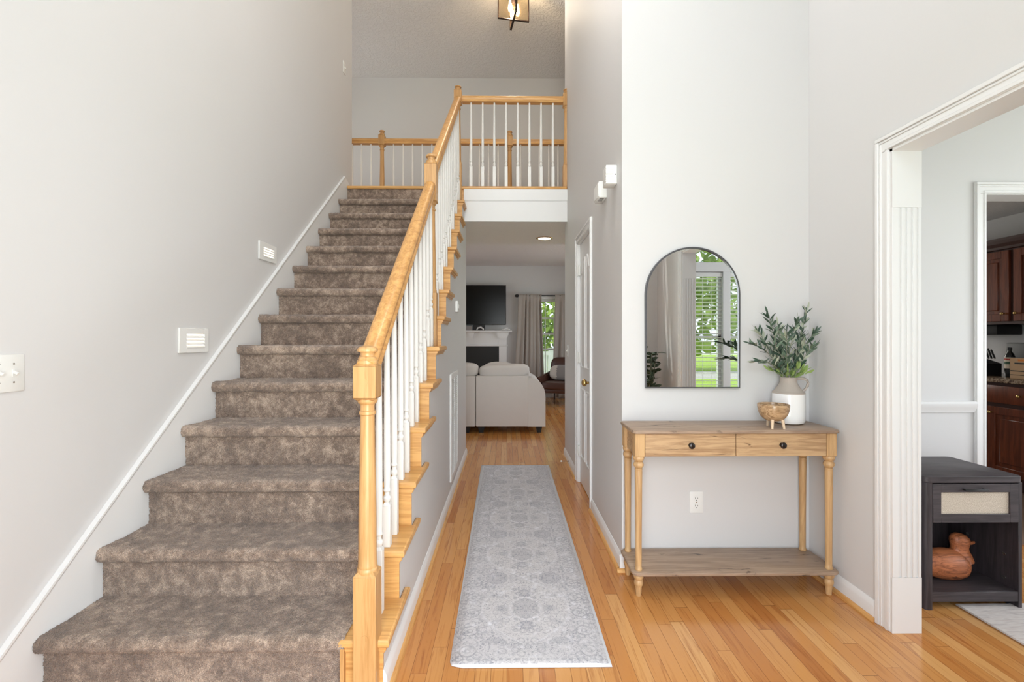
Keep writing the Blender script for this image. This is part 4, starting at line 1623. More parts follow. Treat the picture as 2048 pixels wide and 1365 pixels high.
ca, sa = math.cos(math.radians(-15)), math.sin(math.radians(-15))
m.tube([(VX + a * ca, VY + a * sa, VZ + b) for a, b in hp], 0.0065, 10)
m.build('handle', M['ceramg'], t)

# branches: (base offset, tip pixel, depth of tip)
br = thing('olive_branches', 'leafy grey-green olive branches standing in the ceramic jug', 'branches', (VX, VY, VZ + 0.03))
tips = [(1556, 652, 2.33), (1536, 630, 2.30), (1614, 622, 2.37), (1502, 688, 2.28), (1592, 644, 2.27), (1628, 668, 2.32), (1516, 664, 2.37), (1574, 662, 2.23),
        (1512, 724, 2.26), (1626, 694, 2.30), (1600, 675, 2.39), (1545, 690, 2.25)]
ms, md, mm_, msv = MB(), MB(), MB(), MB()
random.seed(11)
for i, (px, py, dY) in enumerate(tips):
    tip = at(px, py, dY)
    a = random.uniform(0, 2 * PI)
    b0 = Vector((VX + 0.016 * math.cos(a), VY + 0.016 * math.sin(a), VZ + 0.12))
    b1 = Vector((VX + 0.02 * math.cos(a) + (tip.x - VX) * 0.10, VY + (tip.y - VY) * 0.1, VZ + 0.235))
    pts = [b0]
    n = 12
    for s_ in range(n + 1):
        u = s_ / n
        mid_ = b1.lerp(tip, 0.5) + Vector((0, 0, 0.03 + 0.25 * abs(tip.x - b1.x) * 0.5))
        p = b1 * (1 - u) ** 2 + mid_ * 2 * u * (1 - u) + tip * u * u
        pts.append(p)
    ms.tube(pts, [0.0022] * 4 + [0.0017] * 5 + [0.0011] * (len(pts) - 9), 6)
    for j in [q for q in range(2, len(pts) - 1) for _ in (0, 1)]:
        d = (pts[j + 1] - pts[j]).normalized()
        for side in (-1, 1):
            if random.random() < 0.12:
                continue
            az = random.uniform(0, 2 * PI)
            out = Vector((math.cos(az) * 1.1, math.sin(az) * 0.8, random.uniform(-0.2, 0.5))) 
            if j > 6:
                out.x = side * abs(out.x)
            dv = d * 0.9 + out * 0.75
            tgt = random.choices((md, mm_, msv), (0.44, 0.30, 0.26))[0]
            leaf(tgt, pts[j] + (pts[j + 1] - pts[j]) * random.random(), dv, random.uniform(0.034, 0.056), random.uniform(0.0095, 0.0135), random.uniform(-0.1, 0.3))
    leaf(md if i % 2 else msv, tip, (pts[-1] - pts[-2]), 0.05, 0.010, 0.05)
st = ms.build('stems', M['stem'], br)
md.build('dark_leaves', M['leafd'], br, recalc=False)['kind'] = 'stuff'
mm_.build('mid_leaves', M['leafm'], br, recalc=False)['kind'] = 'stuff'
msv.build('silver_leaves', M['leafs'], br, recalc=False)['kind'] = 'stuff'
ml = MB()
for i in range(130):
    az = random.uniform(0, 2 * PI)
    el = random.uniform(0.45, 1.3)
    base = Vector((VX + 0.022 * math.cos(az), VY + 0.022 * math.sin(az), VZ + 0.228))
    dv = Vector((math.cos(az) * math.cos(el), math.sin(az) * math.cos(el), math.sin(el)))
    s0 = random.uniform(0.0, 0.075)
    leaf(ml, base + dv * s0, dv + Vector((0, 0, 0.2)), random.uniform(0.03, 0.045), random.uniform(0.009, 0.013), random.uniform(-0.2, 0.3))
o = ml.build('young_leaves', M['leafl'], br, recalc=False)
o['kind'] = 'stuff'

BX, BY = 1.291, 2.238
t = thing('footed_bowl', 'small lacquered wooden bowl on three peg feet in front of the jug', 'bowl', (BX, BY, ZT))
m = MB()
outer = []
for i in range(15):
    q = i / 14
    outer.append((0.0705 * (1 - (1 - q) ** 2.3) ** (1 / 2.3), ZT + 0.030 + 0.084 * q))
outer = [(r, z) for r, z in outer]
inner = [(r * 0.93, z + 0.003) for r, z in reversed(outer[:-1])]
prof = outer + [(outer[-1][0] * 0.97, outer[-1][1] + 0.0015)] + inner
m.lathe(prof, BX, BY, 36)
m.build('bowl', M['bowl'], t)
for a in (235, 305, 90):
    ar = math.radians(a)
    m = MB()
    x_, y_ = BX + 0.042 * math.cos(ar), BY + 0.042 * math.sin(ar)
    x2, y2 = BX + 0.050 * math.cos(ar), BY + 0.050 * math.sin(ar)
    m.tube([(x2, y2, ZT + 0.0002), (x_, y_, ZT + 0.045)], [0.0055, 0.0078], 12)
    m.build('peg_foot', M['paleleg'], t)

# ------------------------------------------------------------------ side table in the dining room
t = thing('side_table', 'dark espresso side table with cane drawer front beyond the cased opening', 'side table', (2.10, 2.25, 0))
NX0, NX1, NY0, NY1, NZ = 1.882, 2.322, 2.068, 2.418, 0.602
m = MB()
slab(m, rounded_rect(NX0 - 0.003, NY0 - 0.004, NX1 + 0.003, NY1, 0.024), NZ - 0.029, NZ, 0.002)
m.build('tabletop', M['espresso_x'], t)
m = MB()
pl = [(NX0 + 0.012, NY0), (NX0 + 0.030, NY0), (NX0 + 0.030, NY1), (NX0, NY1), (NX0, NY0 + 0.012), (NX0 + 0.004, NY0 + 0.004)]
m.prism(pl, 'z', 0.0, NZ - 0.029)
m.build('side_panel', M['espresso'], t)
MB().box(NX1 - 0.017, NY0, 0.0, NX1, NY1, NZ - 0.029, 0.002, 1).build('side_panel', M['espresso'], t)
MB().box(NX0 + 0.030, NY1 - 0.012, 0.04, NX1 - 0.017, NY1 - 0.004, NZ - 0.029).build('back_panel', M['espresso'], t, smooth=False)
m = MB()
m.box(NX0 + 0.030, NY0 + 0.0205, 0.062, NX1 - 0.017, NY1 - 0.012, 0.080)
m.box(NX0 + 0.030, NY0 + 0.002, 0.036, NX1 - 0.017, NY0 + 0.02, 0.080, 0.001, 1)
m.build('bottom_shelf', M['espresso_x'], t)
dx0, dx1, dz0, dz1 = NX0 + 0.032, NX1 - 0.019, 0.394, 0.568
m = MB()
fw = 0.038
for a, b, c_, d_ in ((dx0, dx0 + fw, dz0, dz1), (dx1 - fw, dx1, dz0, dz1), (dx0 + fw, dx1 - fw, dz0, dz0 + fw), (dx0 + fw, dx1 - fw, dz1 - fw, dz1)):
    m.box(a, NY0 - 0.002, c_, b, NY0 + 0.016, d_, 0.0012, 1)
m.box(dx0 + 0.01, NY0 + 0.016, dz0 + 0.004, dx1 - 0.01, NY1 - 0.04, dz1 - 0.03)
dw = m.build('drawer', M['espresso_x'], t)
o = MB().box(dx0 + fw, NY0 + 0.006, dz0 + fw, dx1 - fw, NY0 + 0.010, dz1 - fw).build('cane_panel', M['cane'], None, smooth=False)
o.parent = dw
m = MB()
hx = (dx0 + dx1) / 2 - 0.012
m.box(hx - 0.053, NY0 - 0.022, 0.540, hx + 0.053, NY0 - 0.016, 0.548, 0.002, 1)
for s_ in (-1, 1):
    m.box(hx + s_ * 0.045 - 0.004, NY0 - 0.018, 0.541, hx + s_ * 0.045 + 0.004, NY0 - 0.002, 0.547)
o = m.build('handle', M['black'], None)
o.parent = dw
for yy, zz in ((2.30, 0.245), (2.13, 0.225), (2.13, 0.085 + 0.03)):
    m = MB()
    m.tube([(NX1 - 0.0172, yy, zz), (NX1 - 0.0192, yy, zz)], 0.0075, 14)
    m.build('cam_cover', M['nickel'], t)

# carved wooden duck
DX, DY, DZ = 2.148, 2.200, 0.0805
t = thing('carved_duck', 'reddish carved wooden duck on the lower shelf of the dark side table', 'figurine', (DX - 0.06, DY, DZ))
m = MB()
# body as rings along x
rings = []
prof = [(-0.150, 0.012, 0.085), (-0.135, 0.030, 0.082), (-0.105, 0.052, 0.078), (-0.06, 0.066, 0.076), (-0.01, 0.071, 0.073), (0.03, 0.069, 0.072), (0.062, 0.060, 0.072), (0.083, 0.042, 0.074), (0.093, 0.020, 0.077), (0.096, 0.002, 0.078)]
n = 24
for dx, r, zc in prof:
    ring = []
    for i in range(n):
        a = 2 * PI * i / n
        zz = r * 1.06 * math.sin(a)
        if zz < -0.064:
            zz = -0.064 - (zz + 0.064) * -0.1
        ring.append(m.bm.verts.new((DX - 0.045 + dx, DY + r * 0.95 * math.cos(a), DZ + zc * 0.96 + zz * (0.98 if r > 0.05 else 1.0))))
    rings.append(ring)
for A, B in zip(rings, rings[1:]):
    for i in range(n):
        j = (i + 1) % n
        m.bm.faces.new((A[i], A[j], B[j], B[i]))
m.bm.faces.new(list(reversed(rings[0])))
m.bm.faces.new(rings[-1])
zmin = min(v.co.z for v in m.bm.verts)
for v in m.bm.verts:
    v.co.z += DZ + 0.0005 - zmin
# neck and head
neck = [(DX + 0.004, DZ + 0.085, 0.064), (DX + 0.012, DZ + 0.110, 0.050), (DX + 0.016, DZ + 0.128, 0.038), (DX + 0.017, DZ + 0.143, 0.034), (DX + 0.018, DZ + 0.158, 0.037), (DX + 0.018, DZ + 0.174, 0.040), (DX + 0.016, DZ + 0.190, 0.037), (DX + 0.013, DZ + 0.202, 0.028), (DX + 0.010, DZ + 0.210, 0.015), (DX + 0.009, DZ + 0.212, 0.004)]
rings = []
for x_, z_, r in neck:
    rings.append([m.bm.verts.new((x_ + r * 1.08 * math.cos(2 * PI * i / n), DY + r * 0.85 * math.sin(2 * PI * i / n), z_)) for i in range(n)])
for A, B in zip(rings, rings[1:]):
    for i in range(n):
        j = (i + 1) % n
        m.bm.faces.new((A[i], A[j], B[j], B[i]))
m.bm.faces.new(list(reversed(rings[0])))
m.bm.faces.new(rings[-1])
bill = [(DX + 0.040, DZ + 0.172, 0.022, 0.017), (DX + 0.056, DZ + 0.167, 0.016, 0.012), (DX + 0.072, DZ + 0.164, 0.012, 0.008), (DX + 0.084, DZ + 0.166, 0.009, 0.006), (DX + 0.090, DZ + 0.168, 0.003, 0.003)]
rings = []
for x_, z_, ry_, rz_ in bill:
    rings.append([m.bm.verts.new((x_, DY + ry_ * math.cos(2 * PI * i / 12), z_ + rz_ * math.sin(2 * PI * i / 12))) for i in range(12)])
for A, B in zip(rings, rings[1:]):
    for i in range(12):
        j = (i + 1) % 12
        m.bm.faces.new((A[i], A[j], B[j], B[i]))
m.bm.faces.new(list(reversed(rings[0])))
m.bm.faces.new(rings[-1])
m.build('body', M['duck'], t, angle=70)

# pale striped rug in the dining room
tr = NT('pale_striped_rug')
v = tr.coord((4, 60, 1))
v2 = tr.coord((1, 1, 1))
n1 = tr.noise(v, 1.6, 3, 0.7)
n2 = tr.noise(v2, 240, 2)
cc = tr.ramp(n1, [(0.35, s2l((186, 172, 168))), (0.5, s2l((212, 206, 202))), (0.62, s2l((168, 156, 156))), (0.8, s2l((224, 220, 216)))])
tr.base(tr.mix(tr.math('MULTIPLY', n2, 0.4), cc, s2l((196, 188, 184))))
tr.set(0.9, spec=0.1)
tr.bump(n2, 0.4, 0.002)
o = MB().box(2.052, 0.55, 0.0005, 4.2, 2.106, 0.009, 0.003, 1).build('area_rug', tr.m)
tag(o, 'pale striped rug on the dining room floor under the side table corner', 'rug')

# ------------------------------------------------------------------ kitchen seen through the far door
KX = 3.98
t = thing('base_cabinet', 'dark cherry kitchen base cabinet with drawer and brass knobs', 'kitchen cabinet', (KX, 3.7, 0))


def shaker(m, x, y0, y1, z0, z1, fr=0.06, th=0.02, arch=False):
    m.box(x - th, y0, z0, x, y0 + fr, z1, 0.002, 1)
    m.box(x - th, y1 - fr, z0, x, y1, z1, 0.002, 1)
    m.box(x - th, y0 + fr, z0, x, y1 - fr, z0 + fr, 0.002, 1)
    m.box(x - th, y0 + fr, z1 - fr, x, y1 - fr, z1, 0.002, 1)
    m.box(x - th * 0.4, y0 + fr, z0 + fr, x, y1 - fr, z1 - fr)
    m.box(x - th * 0.75, y0 + fr + 0.03, z0 + fr + 0.03, x - th * 0.3, y1 - fr - 0.03, z1 - fr - 0.03, 0.006, 1)


def kknob(x, y, z, parent):
    m = MB()
    m.tube([(x, y, z), (x - 0.014, y, z)], 0.006, 10)
    m.ellipsoid((x - 0.022, y, z), (0.009, 0.014, 0.014), 2)
    o = m.build('knob', M['brass'], None)
    o.parent = parent
    return o


m = MB()
m.box(KX + 0.012, 2.74, 0.10, 4.59, 6.0, 0.865)
m.box(KX + 0.08, 2.74, 0.0, 4.59, 6.0, 0.10)
m.build('carcass', M['cherry_dark'], t, smooth=False)
yb0 = 3.33
ybs = [(2.76, 3.28), (3.30, 3.80), (3.83, 4.33), (4.36, 4.9)]
for i, (a, b) in enumerate(ybs):
    m = MB()
    m.box(KX - 0.008, a, 0.700, KX + 0.012, b, 0.840, 0.004, 2)
    dwr = m.build('drawer', M['cherry'], t)
    kknob(KX - 0.008, (a + b) / 2, 0.770, dwr)
    m = MB()
    shaker(m, KX + 0.012, a, b, 0.13, 0.668)
    dd = m.build('door', M['cherry'], t)
    kknob(KX - 0.008, b - 0.035 if i % 2 else b - 0.035, 0.62, dd)
o = MB().box(KX - 0.03, 2.74, 0.866, 4.59, 6.0, 0.900, 0.008, 2).build('worktop', M['granite'])
tag(o, 'speckled brown granite kitchen worktop on the cherry base cabinet', 'worktop')

UX = 4.28
t = thing('wall_cabinet', 'dark cherry kitchen wall cabinet with crown moulding and brass knobs', 'kitchen cabinet', (4.5, 4.1, 1.345))
m = MB()
m.box(UX, 2.74, 1.345, 4.59, 6.0, 2.0)
m.build('carcass', M['cherry_dark'], t, smooth=False)
m = MB()
m.prism([(UX, 1.985), (UX - 0.022, 1.99), (UX - 0.03, 2.01), (UX - 0.05, 2.035), (UX - 0.062, 2.06), (UX - 0.066, 2.08), (4.59, 2.08), (4.59, 1.985)], 'y', 2.74, 6.0)
m.build('crown_moulding', M['cherry_dark'], t, smooth=False)
for i, (a, b) in enumerate([(2.80, 3.32), (3.35, 3.865), (3.90, 4.42), (4.45, 4.97)]):
    m = MB()
    shaker(m, UX, a, b, 1.37, 1.975, 0.062)
    dd = m.build('door', M['cherry'], t)
    kknob(UX - 0.02, b - 0.032 if i % 2 else a + 0.035, 1.435, dd)

# appliance under the wall cabinet, knife block, bottle, box, board
p0, p1 = at(1968, 656, 4.15), at(2001, 672, 4.15)
o = MB().box(4.33, 4.06, 1.255, 4.56, 4.52, 1.343, 0.006, 2).build('under_cabinet_radio', M['black'])
tag(o, 'black box fixed beneath the kitchen wall cabinet', 'appliance')
KZ = 0.9005
t = thing('knife_block', 'black knife block full of steel-handled knives on the worktop', 'knife block', (4.17, 3.98, KZ))
by = 4.01
m = MB()
m.prism([(by - 0.055, KZ), (by + 0.105, KZ), (by + 0.105, KZ + 0.115), (by + 0.10, KZ + 0.15), (by - 0.055, KZ + 0.105)], 'x', 4.13, 4.26)
m.build('block', M['black'], t, smooth=False)
m = MB()
m.box(4.1285, by + 0.0, KZ + 0.040, 4.1295, by + 0.045, KZ + 0.044)
m.build('maker_mark', M['plastic'], t, smooth=False)
for row in range(2):
    for i in range(6):
        y_ = by - 0.045 + i * 0.026
        z_ = KZ + 0.10 + row * 0.05
        x_ = 4.15 + row * 0.06
        m = MB()
        m.tube([(x_, y_, z_), (x_, y_ + 0.030, z_ + 0.070 + 0.01 * (i % 3))], 0.0068, 8)
        o = m.build('knife_handle', M['black'], t)
        m = MB()
        m.ellipsoid((x_ - 0.002, y_ - 0.001, z_), (0.007, 0.007, 0.007), 1)
        m.ellipsoid((x_, y_ + 0.030, z_ + 0.072 + 0.01 * (i % 3)), (0.007, 0.007, 0.006), 1)
        q = m.build('steel_cap', M['nickel'], None)
        q.parent = o
t = thing('sauce_bottle', 'dark glass bottle with red and green label beside the knife block', 'bottle', (4.16, 3.80, KZ))
m = MB()
m.lathe([(0.0, KZ), (0.030, KZ), (0.032, KZ + 0.01), (0.032, KZ + 0.17), (0.026, KZ + 0.19), (0.012, KZ + 0.215), (0.012, KZ + 0.24)], 4.16, 3.80, 20)
m.build('bottle', M['glassdark'], t)
m = MB()
m.lathe([(0.0140, KZ + 0.226), (0.0145, KZ + 0.228), (0.0145, KZ + 0.246), (0.0, KZ + 0.249)], 4.16, 3.80, 16)
m.build('cap', M['black'], t)
m = MB()
m.lathe([(0.0326, KZ + 0.075), (0.0330, KZ + 0.075), (0.0330, KZ + 0.165), (0.0326, KZ + 0.165)], 4.16, 3.80, 24)
lb = m.build('label', M['labelw'], t)
m = MB()
m.lathe([(0.0332, KZ + 0.142), (0.0336, KZ + 0.142), (0.0336, KZ + 0.156), (0.0332, KZ + 0.156)], 4.16, 3.80, 24)
q = m.build('red_print', M['red'], None)
q.parent = lb
m = MB()
m.lathe([(0.0332, KZ + 0.108), (0.0336, KZ + 0.108), (0.0336, KZ + 0.130), (0.0332, KZ + 0.130)], 4.16, 3.80, 24)
q = m.build('green_print', M['green'], None)
q.parent = lb
t = thing('food_carton', 'tan cardboard food carton on the kitchen worktop at the photo edge', 'box', (4.1, 3.6, KZ))
m = MB()
m.box(4.04, 3.44, KZ, 4.20, 3.69, KZ + 0.165, 0.002, 1)
m.build('carton', M['cardboard'], t)
m = MB()
m.box(4.0385, 3.47, KZ + 0.060, 4.0398, 3.685, KZ + 0.067)
m.box(4.0385, 3.45, KZ + 0.030, 4.0398, 3.69, KZ + 0.034)
m.box(4.0385, 3.52, KZ + 0.118, 4.0398, 3.655, KZ + 0.130)
m.build('dark_print', M['black'], t, smooth=False)
m = MB()
m.box(4.0385, 3.50, KZ + 0.142, 4.0398, 3.63, KZ + 0.156)
m.build('orange_print', M['orange'], t, smooth=False)
t = thing('toaster_oven', 'large black countertop appliance leaning at the kitchen wall', 'appliance', (4.45, 3.8, KZ))
m = MB()
m.box(4.36, 3.52, KZ, 4.575, 4.02, KZ + 0.285, 0.015, 2)
m.build('body', M['black'], t)
m = MB()
m.tube([(4.3598, 3.78, KZ + 0.255), (4.3570, 3.78, KZ + 0.255)], 0.011, 16)
m.build('dial', M['dkmetal'], t)

# ------------------------------------------------------------------ living room
t = thing('fireplace_mantel', 'white fireplace mantel surround on the far living room wall', 'fireplace', (-0.9, 9.5, 0))
YM = 9.35
a0 = at(998, 700, YM + 0.12).x
a1 = at(1013.5, 700, YM + 0.12).x
xe = at(1024, 662, YM).x
XMc = -0.72
m = MB()
zsh = at(1000, 661.5, YM).z
xl = 2 * XMc - xe
m.box(xl, YM, zsh - 0.035, xe, 9.595, zsh, 0.006, 2)
zf = at(1000, 690, YM + 0.12).z
m.box(2 * XMc - a1, YM + 0.13, zf, a1, 9.595, zsh - 0.03)
m.box(2 * XMc - a1 - 0.02, YM + 0.10, zf - 0.03, a1 + 0.02, 9.595, zf, 0.004, 1)
for c0, c1 in ((a0, a1), (2 * XMc - a1, 2 * XMc - a0)):
    cm = (c0 + c1) / 2
    m.box(c0, YM + 0.115, 0.0, c1, 9.595, zf - 0.02)
    m.box(c0 - 0.01, YM + 0.10, 0.0, c1 + 0.01, 9.595, 0.16)
    m.prism([(c0 + 0.0, zsh - 0.16), (c1 - 0.0, zsh - 0.16), (c1 + 0.05, zsh - 0.035), (c0 - 0.05, zsh - 0.035)], 'y', YM + 0.06, 9.5)
    m.box(c0, YM + 0.112, zf, c1, YM + 0.14, zsh - 0.15)
m.prism([(XMc - 0.03, zsh - 0.15), (XMc + 0.03, zsh - 0.15), (XMc + 0.07, zsh - 0.035), (XMc - 0.07, zsh - 0.035)], 'y', YM + 0.06, 9.5)
m.box(XMc - 0.04, YM + 0.11, zf + 0.01, XMc + 0.04, YM + 0.14, zsh - 0.15)
m.build('surround', M['trim'], t)
m = MB()
m.box(2 * XMc - a0, YM + 0.135, 0.0, a0, 9.595, zf - 0.02)  # solid black block, the dark of the firebox opening put in as colour
m.build('firebox_dark_block', M['black'], t, smooth=False)

xr = at(1012, 600, 9.45).x
zt_, zb_ = at(1000, 571, 9.45).z, at(1000, 650, 9.45).z
t = thing('television', 'large flat black television mounted above the mantel', 'television', (xr - 0.72, 9.5, zb_))
m = MB()
m.box(xr - 1.45, 9.45, zb_, xr, 9.50, zt_, 0.004, 1)
m.box(xr - 1.1, 9.50, zb_ + 0.2, xr - 0.35, 9.597, zt_ - 0.2)
m.build('bezel', M['black'], t)
MB().box(xr - 1.44, 9.4475, zb_ + 0.012, xr - 0.010, 9.4497, zt_ - 0.010).build('screen', M['screen'], t, smooth=False)
m = MB()
m.box(at(946, 655, 9.42).x, 9.40, zsh + 0.0, at(970, 655, 9.42).x, 9.46, zb_ - 0.005, 0.004, 1)
tag(m.build('game_console', M['black']), 'black box standing on the mantel beneath the television', 'electronics')
m = MB()
m.box(at(920, 655, 9.42).x, 9.37, zsh + 0.0, at(944, 655, 9.42).x, 9.47, zsh + 0.09, 0.004, 1)
tag(m.build('soundbar', M['cushg']), 'grey box on the mantel left of the black box', 'electronics')
m = MB()
pc = at(960, 657, 9.38)
m.tube([(pc.x - 0.07, 9.38, zsh + 0.008), (pc.x - 0.04, 9.38, zsh + 0.055), (pc.x + 0.02, 9.38, zsh + 0.065), (pc.x + 0.07, 9.38, zsh + 0.03), (pc.x + 0.08, 9.38, zsh + 0.006)], [0.008, 0.016, 0.018, 0.014, 0.006], 10)
tag(m.build('headset', M['plastic']), 'white curved gadget lying on the mantel under the television', 'electronics')
m = MB()
pc = at(1012, 657, 9.40)
for dx, dz in ((-0.05, 0.02), (0.0, 0.035), (0.05, 0.02), (0.02, 0.05)):
    m.ellipsoid((pc.x + dx, 9.40, zsh + dz), (0.035, 0.03, 0.017), 2)
tag(m.build('shell_ornament', M['plastic']), 'small white ornament near the right end of the mantel', 'ornament')

# window with muntins
wx0, wx1, wz0, wz1 = 0.62, 1.16, 0.40, 2.03
win = struct(bpy.data.objects.new('window_1', None))
COL.objects.link(win)
win.location = ((wx0 + wx1) / 2, 9.6, wz0)
m = MB()
for a, b, c_, d_ in ((wx0 - 0.07, wx0, wz0 - 0.05, wz1 + 0.08), (wx1, wx1 + 0.07, wz0 - 0.05, wz1 + 0.08), (wx0, wx1, wz1, wz1 + 0.08), (wx0 - 0.09, wx1 + 0.09, wz0 - 0.07, wz0)):
    m.box(a, 9.575, c_, b, 9.60, d_, 0.003, 1)
for a, b, c_, d_ in ((wx0, wx0 + 0.04, wz0, wz1), (wx1 - 0.04, wx1, wz0, wz1), (wx0, wx1, wz1 - 0.05, wz1), (wx0, wx1, wz0, wz0 + 0.05)):
    m.box(a, 9.63, c_, b, 9.67, d_)
for z in (at(1100, 637, 9.64).z, at(1100, 668, 9.64).z, at(1100, 699, 9.64).z):
    m.box(wx0, 9.64, z - 0.018, wx1, 9.665, z + 0.018)
for x in (0.80, 0.98):
    m.box(x - 0.008, 9.642, wz0, x + 0.008, 9.66, wz1)
m.build('window_frame', M['trim'], win)
MB().box(wx0 + 0.02, 9.651, wz0 + 0.02, wx1 - 0.02, 9.653, wz1 - 0.02).build('pane', M['glass'], win, smooth=False)

# curtains
zr = at(1060, 592, 9.47).z
x0 = at(1032, 592, 9.47).x
t = thing('curtain_rod', 'black curtain rod with pointed finial above the living room window', 'curtain rod', ((x0 + 1.7) / 2, 9.47, zr))
m = MB()
m.tube([(x0 + 0.03, 9.47, zr), (1.75, 9.47, zr)], 0.013, 12)
m.build('rod', M['black'], t)
m = MB()
m.ellipsoid((x0 + 0.02, 9.47, zr), (0.05, 0.03, 0.032), 2)
m.build('finial', M['black'], t)
m = MB()
xb_ = at(1042, 592, 9.47).x
m.box(xb_ - 0.012, 9.455, zr - 0.02, xb_ + 0.012, 9.60, zr + 0.035)
m.box(1.68, 9.455, zr - 0.02, 1.70, 9.60, zr + 0.035)
m.build('bracket', M['black'], t, smooth=False)


def curtain(xa_t, xb_t, xa_b, xb_b, label, seed, folds):
    m = MB()
    nx, nz = 90, 26
    rows = []
    rs = random.Random(seed)
    ph = [rs.uniform(0, 6) for _ in range(4)]
    for j in range(nz + 1):
        v = j / nz
        z = zr + 0.03 - v * (zr + 0.03 - 0.02)
        row = []
        for i in range(nx + 1):
            u = i / nx
            xa_ = xa_t + (xa_b - xa_t) * v ** 1.3
            xb__ = xb_t + (xb_b - xb_t) * v ** 1.3
            x = xa_ + (xb__ - xa_) * (u + 0.012 * math.sin(u * 19 + ph[1]))
            amp = 0.028 + 0.02 * v
            y = 9.47 + amp * math.sin(u * folds * 2 * PI + ph[0] + 0.5 * math.sin(u * 7 + ph[2])) * (0.6 + 0.4 * math.sin(u * 11 + v + ph[3]))
            if v < 0.04:
                y = 9.47 - 0.017 + 0.4 * (y - 9.47)
            row.append(m.bm.verts.new((x, y, z)))
        rows.append(row)
    for j in range(nz):
        for i in range(nx):
            m.bm.faces.new((rows[j][i], rows[j][i + 1], rows[j + 1][i + 1], rows[j + 1][i]))
    o = m.build('curtain', M['drape'])
    sd = o.modifiers.new('thick', 'SOLIDIFY')
    sd.thickness = 0.003
    return tag(o, label, 'curtain', 'living room window curtains')


curtain(at(1037, 600, 9.47).x, at(1083, 600, 9.47).x, at(1026, 740, 9.47).x, at(1090, 740, 9.47).x, 'greige curtain hanging left of the living room window', 3, 6.5)
curtain(at(1111, 600, 9.47).x, 1.62, at(1104, 740, 9.47).x, 1.62, 'greige curtain hanging right of the living room window', 5, 5)

# sectional sofa seen from behind
YS = 5.98
t = thing('sectional_sofa', 'light grey sectional sofa seen from behind at the end of the hall', 'sofa', (-0.2, YS + 0.4, 0))
zt0 = at(1000, 752.5, YS).z
zb0 = at(1000, 854, YS).z
xs0 = at(951, 800, YS).x
xs1 = at(1057, 800, YS).x
xs2 = at(1091, 800, YS).x
m = MB()
m.box(xs0 + 0.003, YS, zb0, xs1, YS + 0.16, zt0, 0.012, 3)
m.build('back_panel', M['sofa'], t)
m = MB()
m.box(-1.75, YS - 0.001, zb0, xs0 - 0.003, YS + 0.16, zt0 - 0.003, 0.012, 3)
m.build('back_panel', M['sofa'], t)
m = MB()
pr = [(xs1 - 0.01, zb0)]
zt1 = at(1060, 757, YS).z
n = 12
pr += [(xs2, zb0)]
hh = zt1 - at(1091, 795, YS).z
for i in range(n + 1):
    a = PI / 2 * i / n
    pr.append((xs1 + 0.03 + (xs2 - xs1 - 0.03) * math.cos(a), zt1 - hh + hh * math.sin(a)))
pr.append((xs1 - 0.01, zt1 - 0.01))
m.prism(pr, 'y', YS + 0.004, YS + 0.98)
m.build('arm', M['sofa'], t)
m = MB()
m.box(-1.75, YS + 0.14, zb0, xs1 + 0.02, YS + 0.95, 0.30, 0.02, 2)
m.cushion(xs0, YS + 0.16, 0.28, xs1, YS + 0.97, 0.45, 6)
m.build('seat', M['sofa'], t)
for xa_, xb_ in ((at(922, 870, YS).x, at(941, 870, YS).x), (at(955, 870, YS).x, at(969, 870, YS).x), (at(1072, 870, YS).x, at(1085, 870, YS).x)):
    cm, hw = (xa_ + xb_) / 2, (xb_ - xa_) / 2
    m = MB()
    for q in range(1):
        vs = [m.bm.verts.new((cm + a * hw * 0.62, YS + 0.05 + b * 0.03 + 0.03, 0.0)) for a, b in ((-1, -1), (1, -1), (1, 1), (-1, 1))]
        vt = [m.bm.verts.new((cm + a * hw, YS + 0.05 + b * 0.045 + 0.03, zb0 + 0.005)) for a, b in ((-1, -1), (1, -1), (1, 1), (-1, 1))]
        for i in range(4):
            j = (i + 1) % 4
            m.bm.faces.new((vs[i], vs[j], vt[j], vt[i]))
        m.bm.faces.new(list(reversed(vs)))
        m.bm.faces.new(vt)
    m.build('leg', M['black'], t, smooth=False)
zc0, zc1 = zt0 - 0.03, at(1000, 729, YS + 0.1).z
m = MB()
m.cushion(at(958, 740, YS + .12).x, YS + 0.04, zc0, at(1059, 740, YS + .12).x, YS + 0.30, zc1, 3.6, rot=Matrix.Rotation(math.radians(-1.5), 3, 'Y'))
m.build('back_cushion', M['sofa'], t)
m = MB()
m.cushion(at(870, 740, YS + .12).x, YS + 0.04, zc0, at(957, 740, YS + .12).x, YS + 0.30, at(1000, 726, YS + 0.1).z, 3.6)
m.build('back_cushion', M['sofa'], t)
pc = at(1012, 735, YS + 0.45)
o = MB().cushion(pc.x - 0.36, YS + 0.30, 0.46, pc.x + 0.20, YS + 0.47, at(1000, 724, YS + 0.38).z, 2.6, rot=Matrix.Rotation(math.radians(3), 3, 'Y')).build('throw_pillow', M['sofa'])
tag(o, 'light grey throw pillow peeking above the sofa back cushions', 'pillow')
pc = at(1058, 740, YS + 0.3)
o = MB().cushion(pc.x - 0.16, YS + 0.305, 0.46, pc.x + 0.03, YS + 0.46, at(1058, 728, YS + 0.38).z, 2.3, rot=Matrix.Rotation(math.radians(-6), 3, 'Y')).build('throw_pillow', M['sofa'])
tag(o, 'light grey pillow with a pointed corner at the right end of the sofa', 'pillow')

# leather armchair
AX, AY = 1.02, 8.70
t = thing('leather_armchair', 'brown leather armchair on thin dark legs beside the curtains', 'armchair', (AX, AY, 0))
ang = math.radians(-28)
rz = Matrix.Rotation(ang, 3, 'Z')


def arm_place(o, parent=t):
    for v in o.data.vertices:
        v.co = rz @ v.co + Vector((AX, AY, 0))
    put(o, parent)
    return o


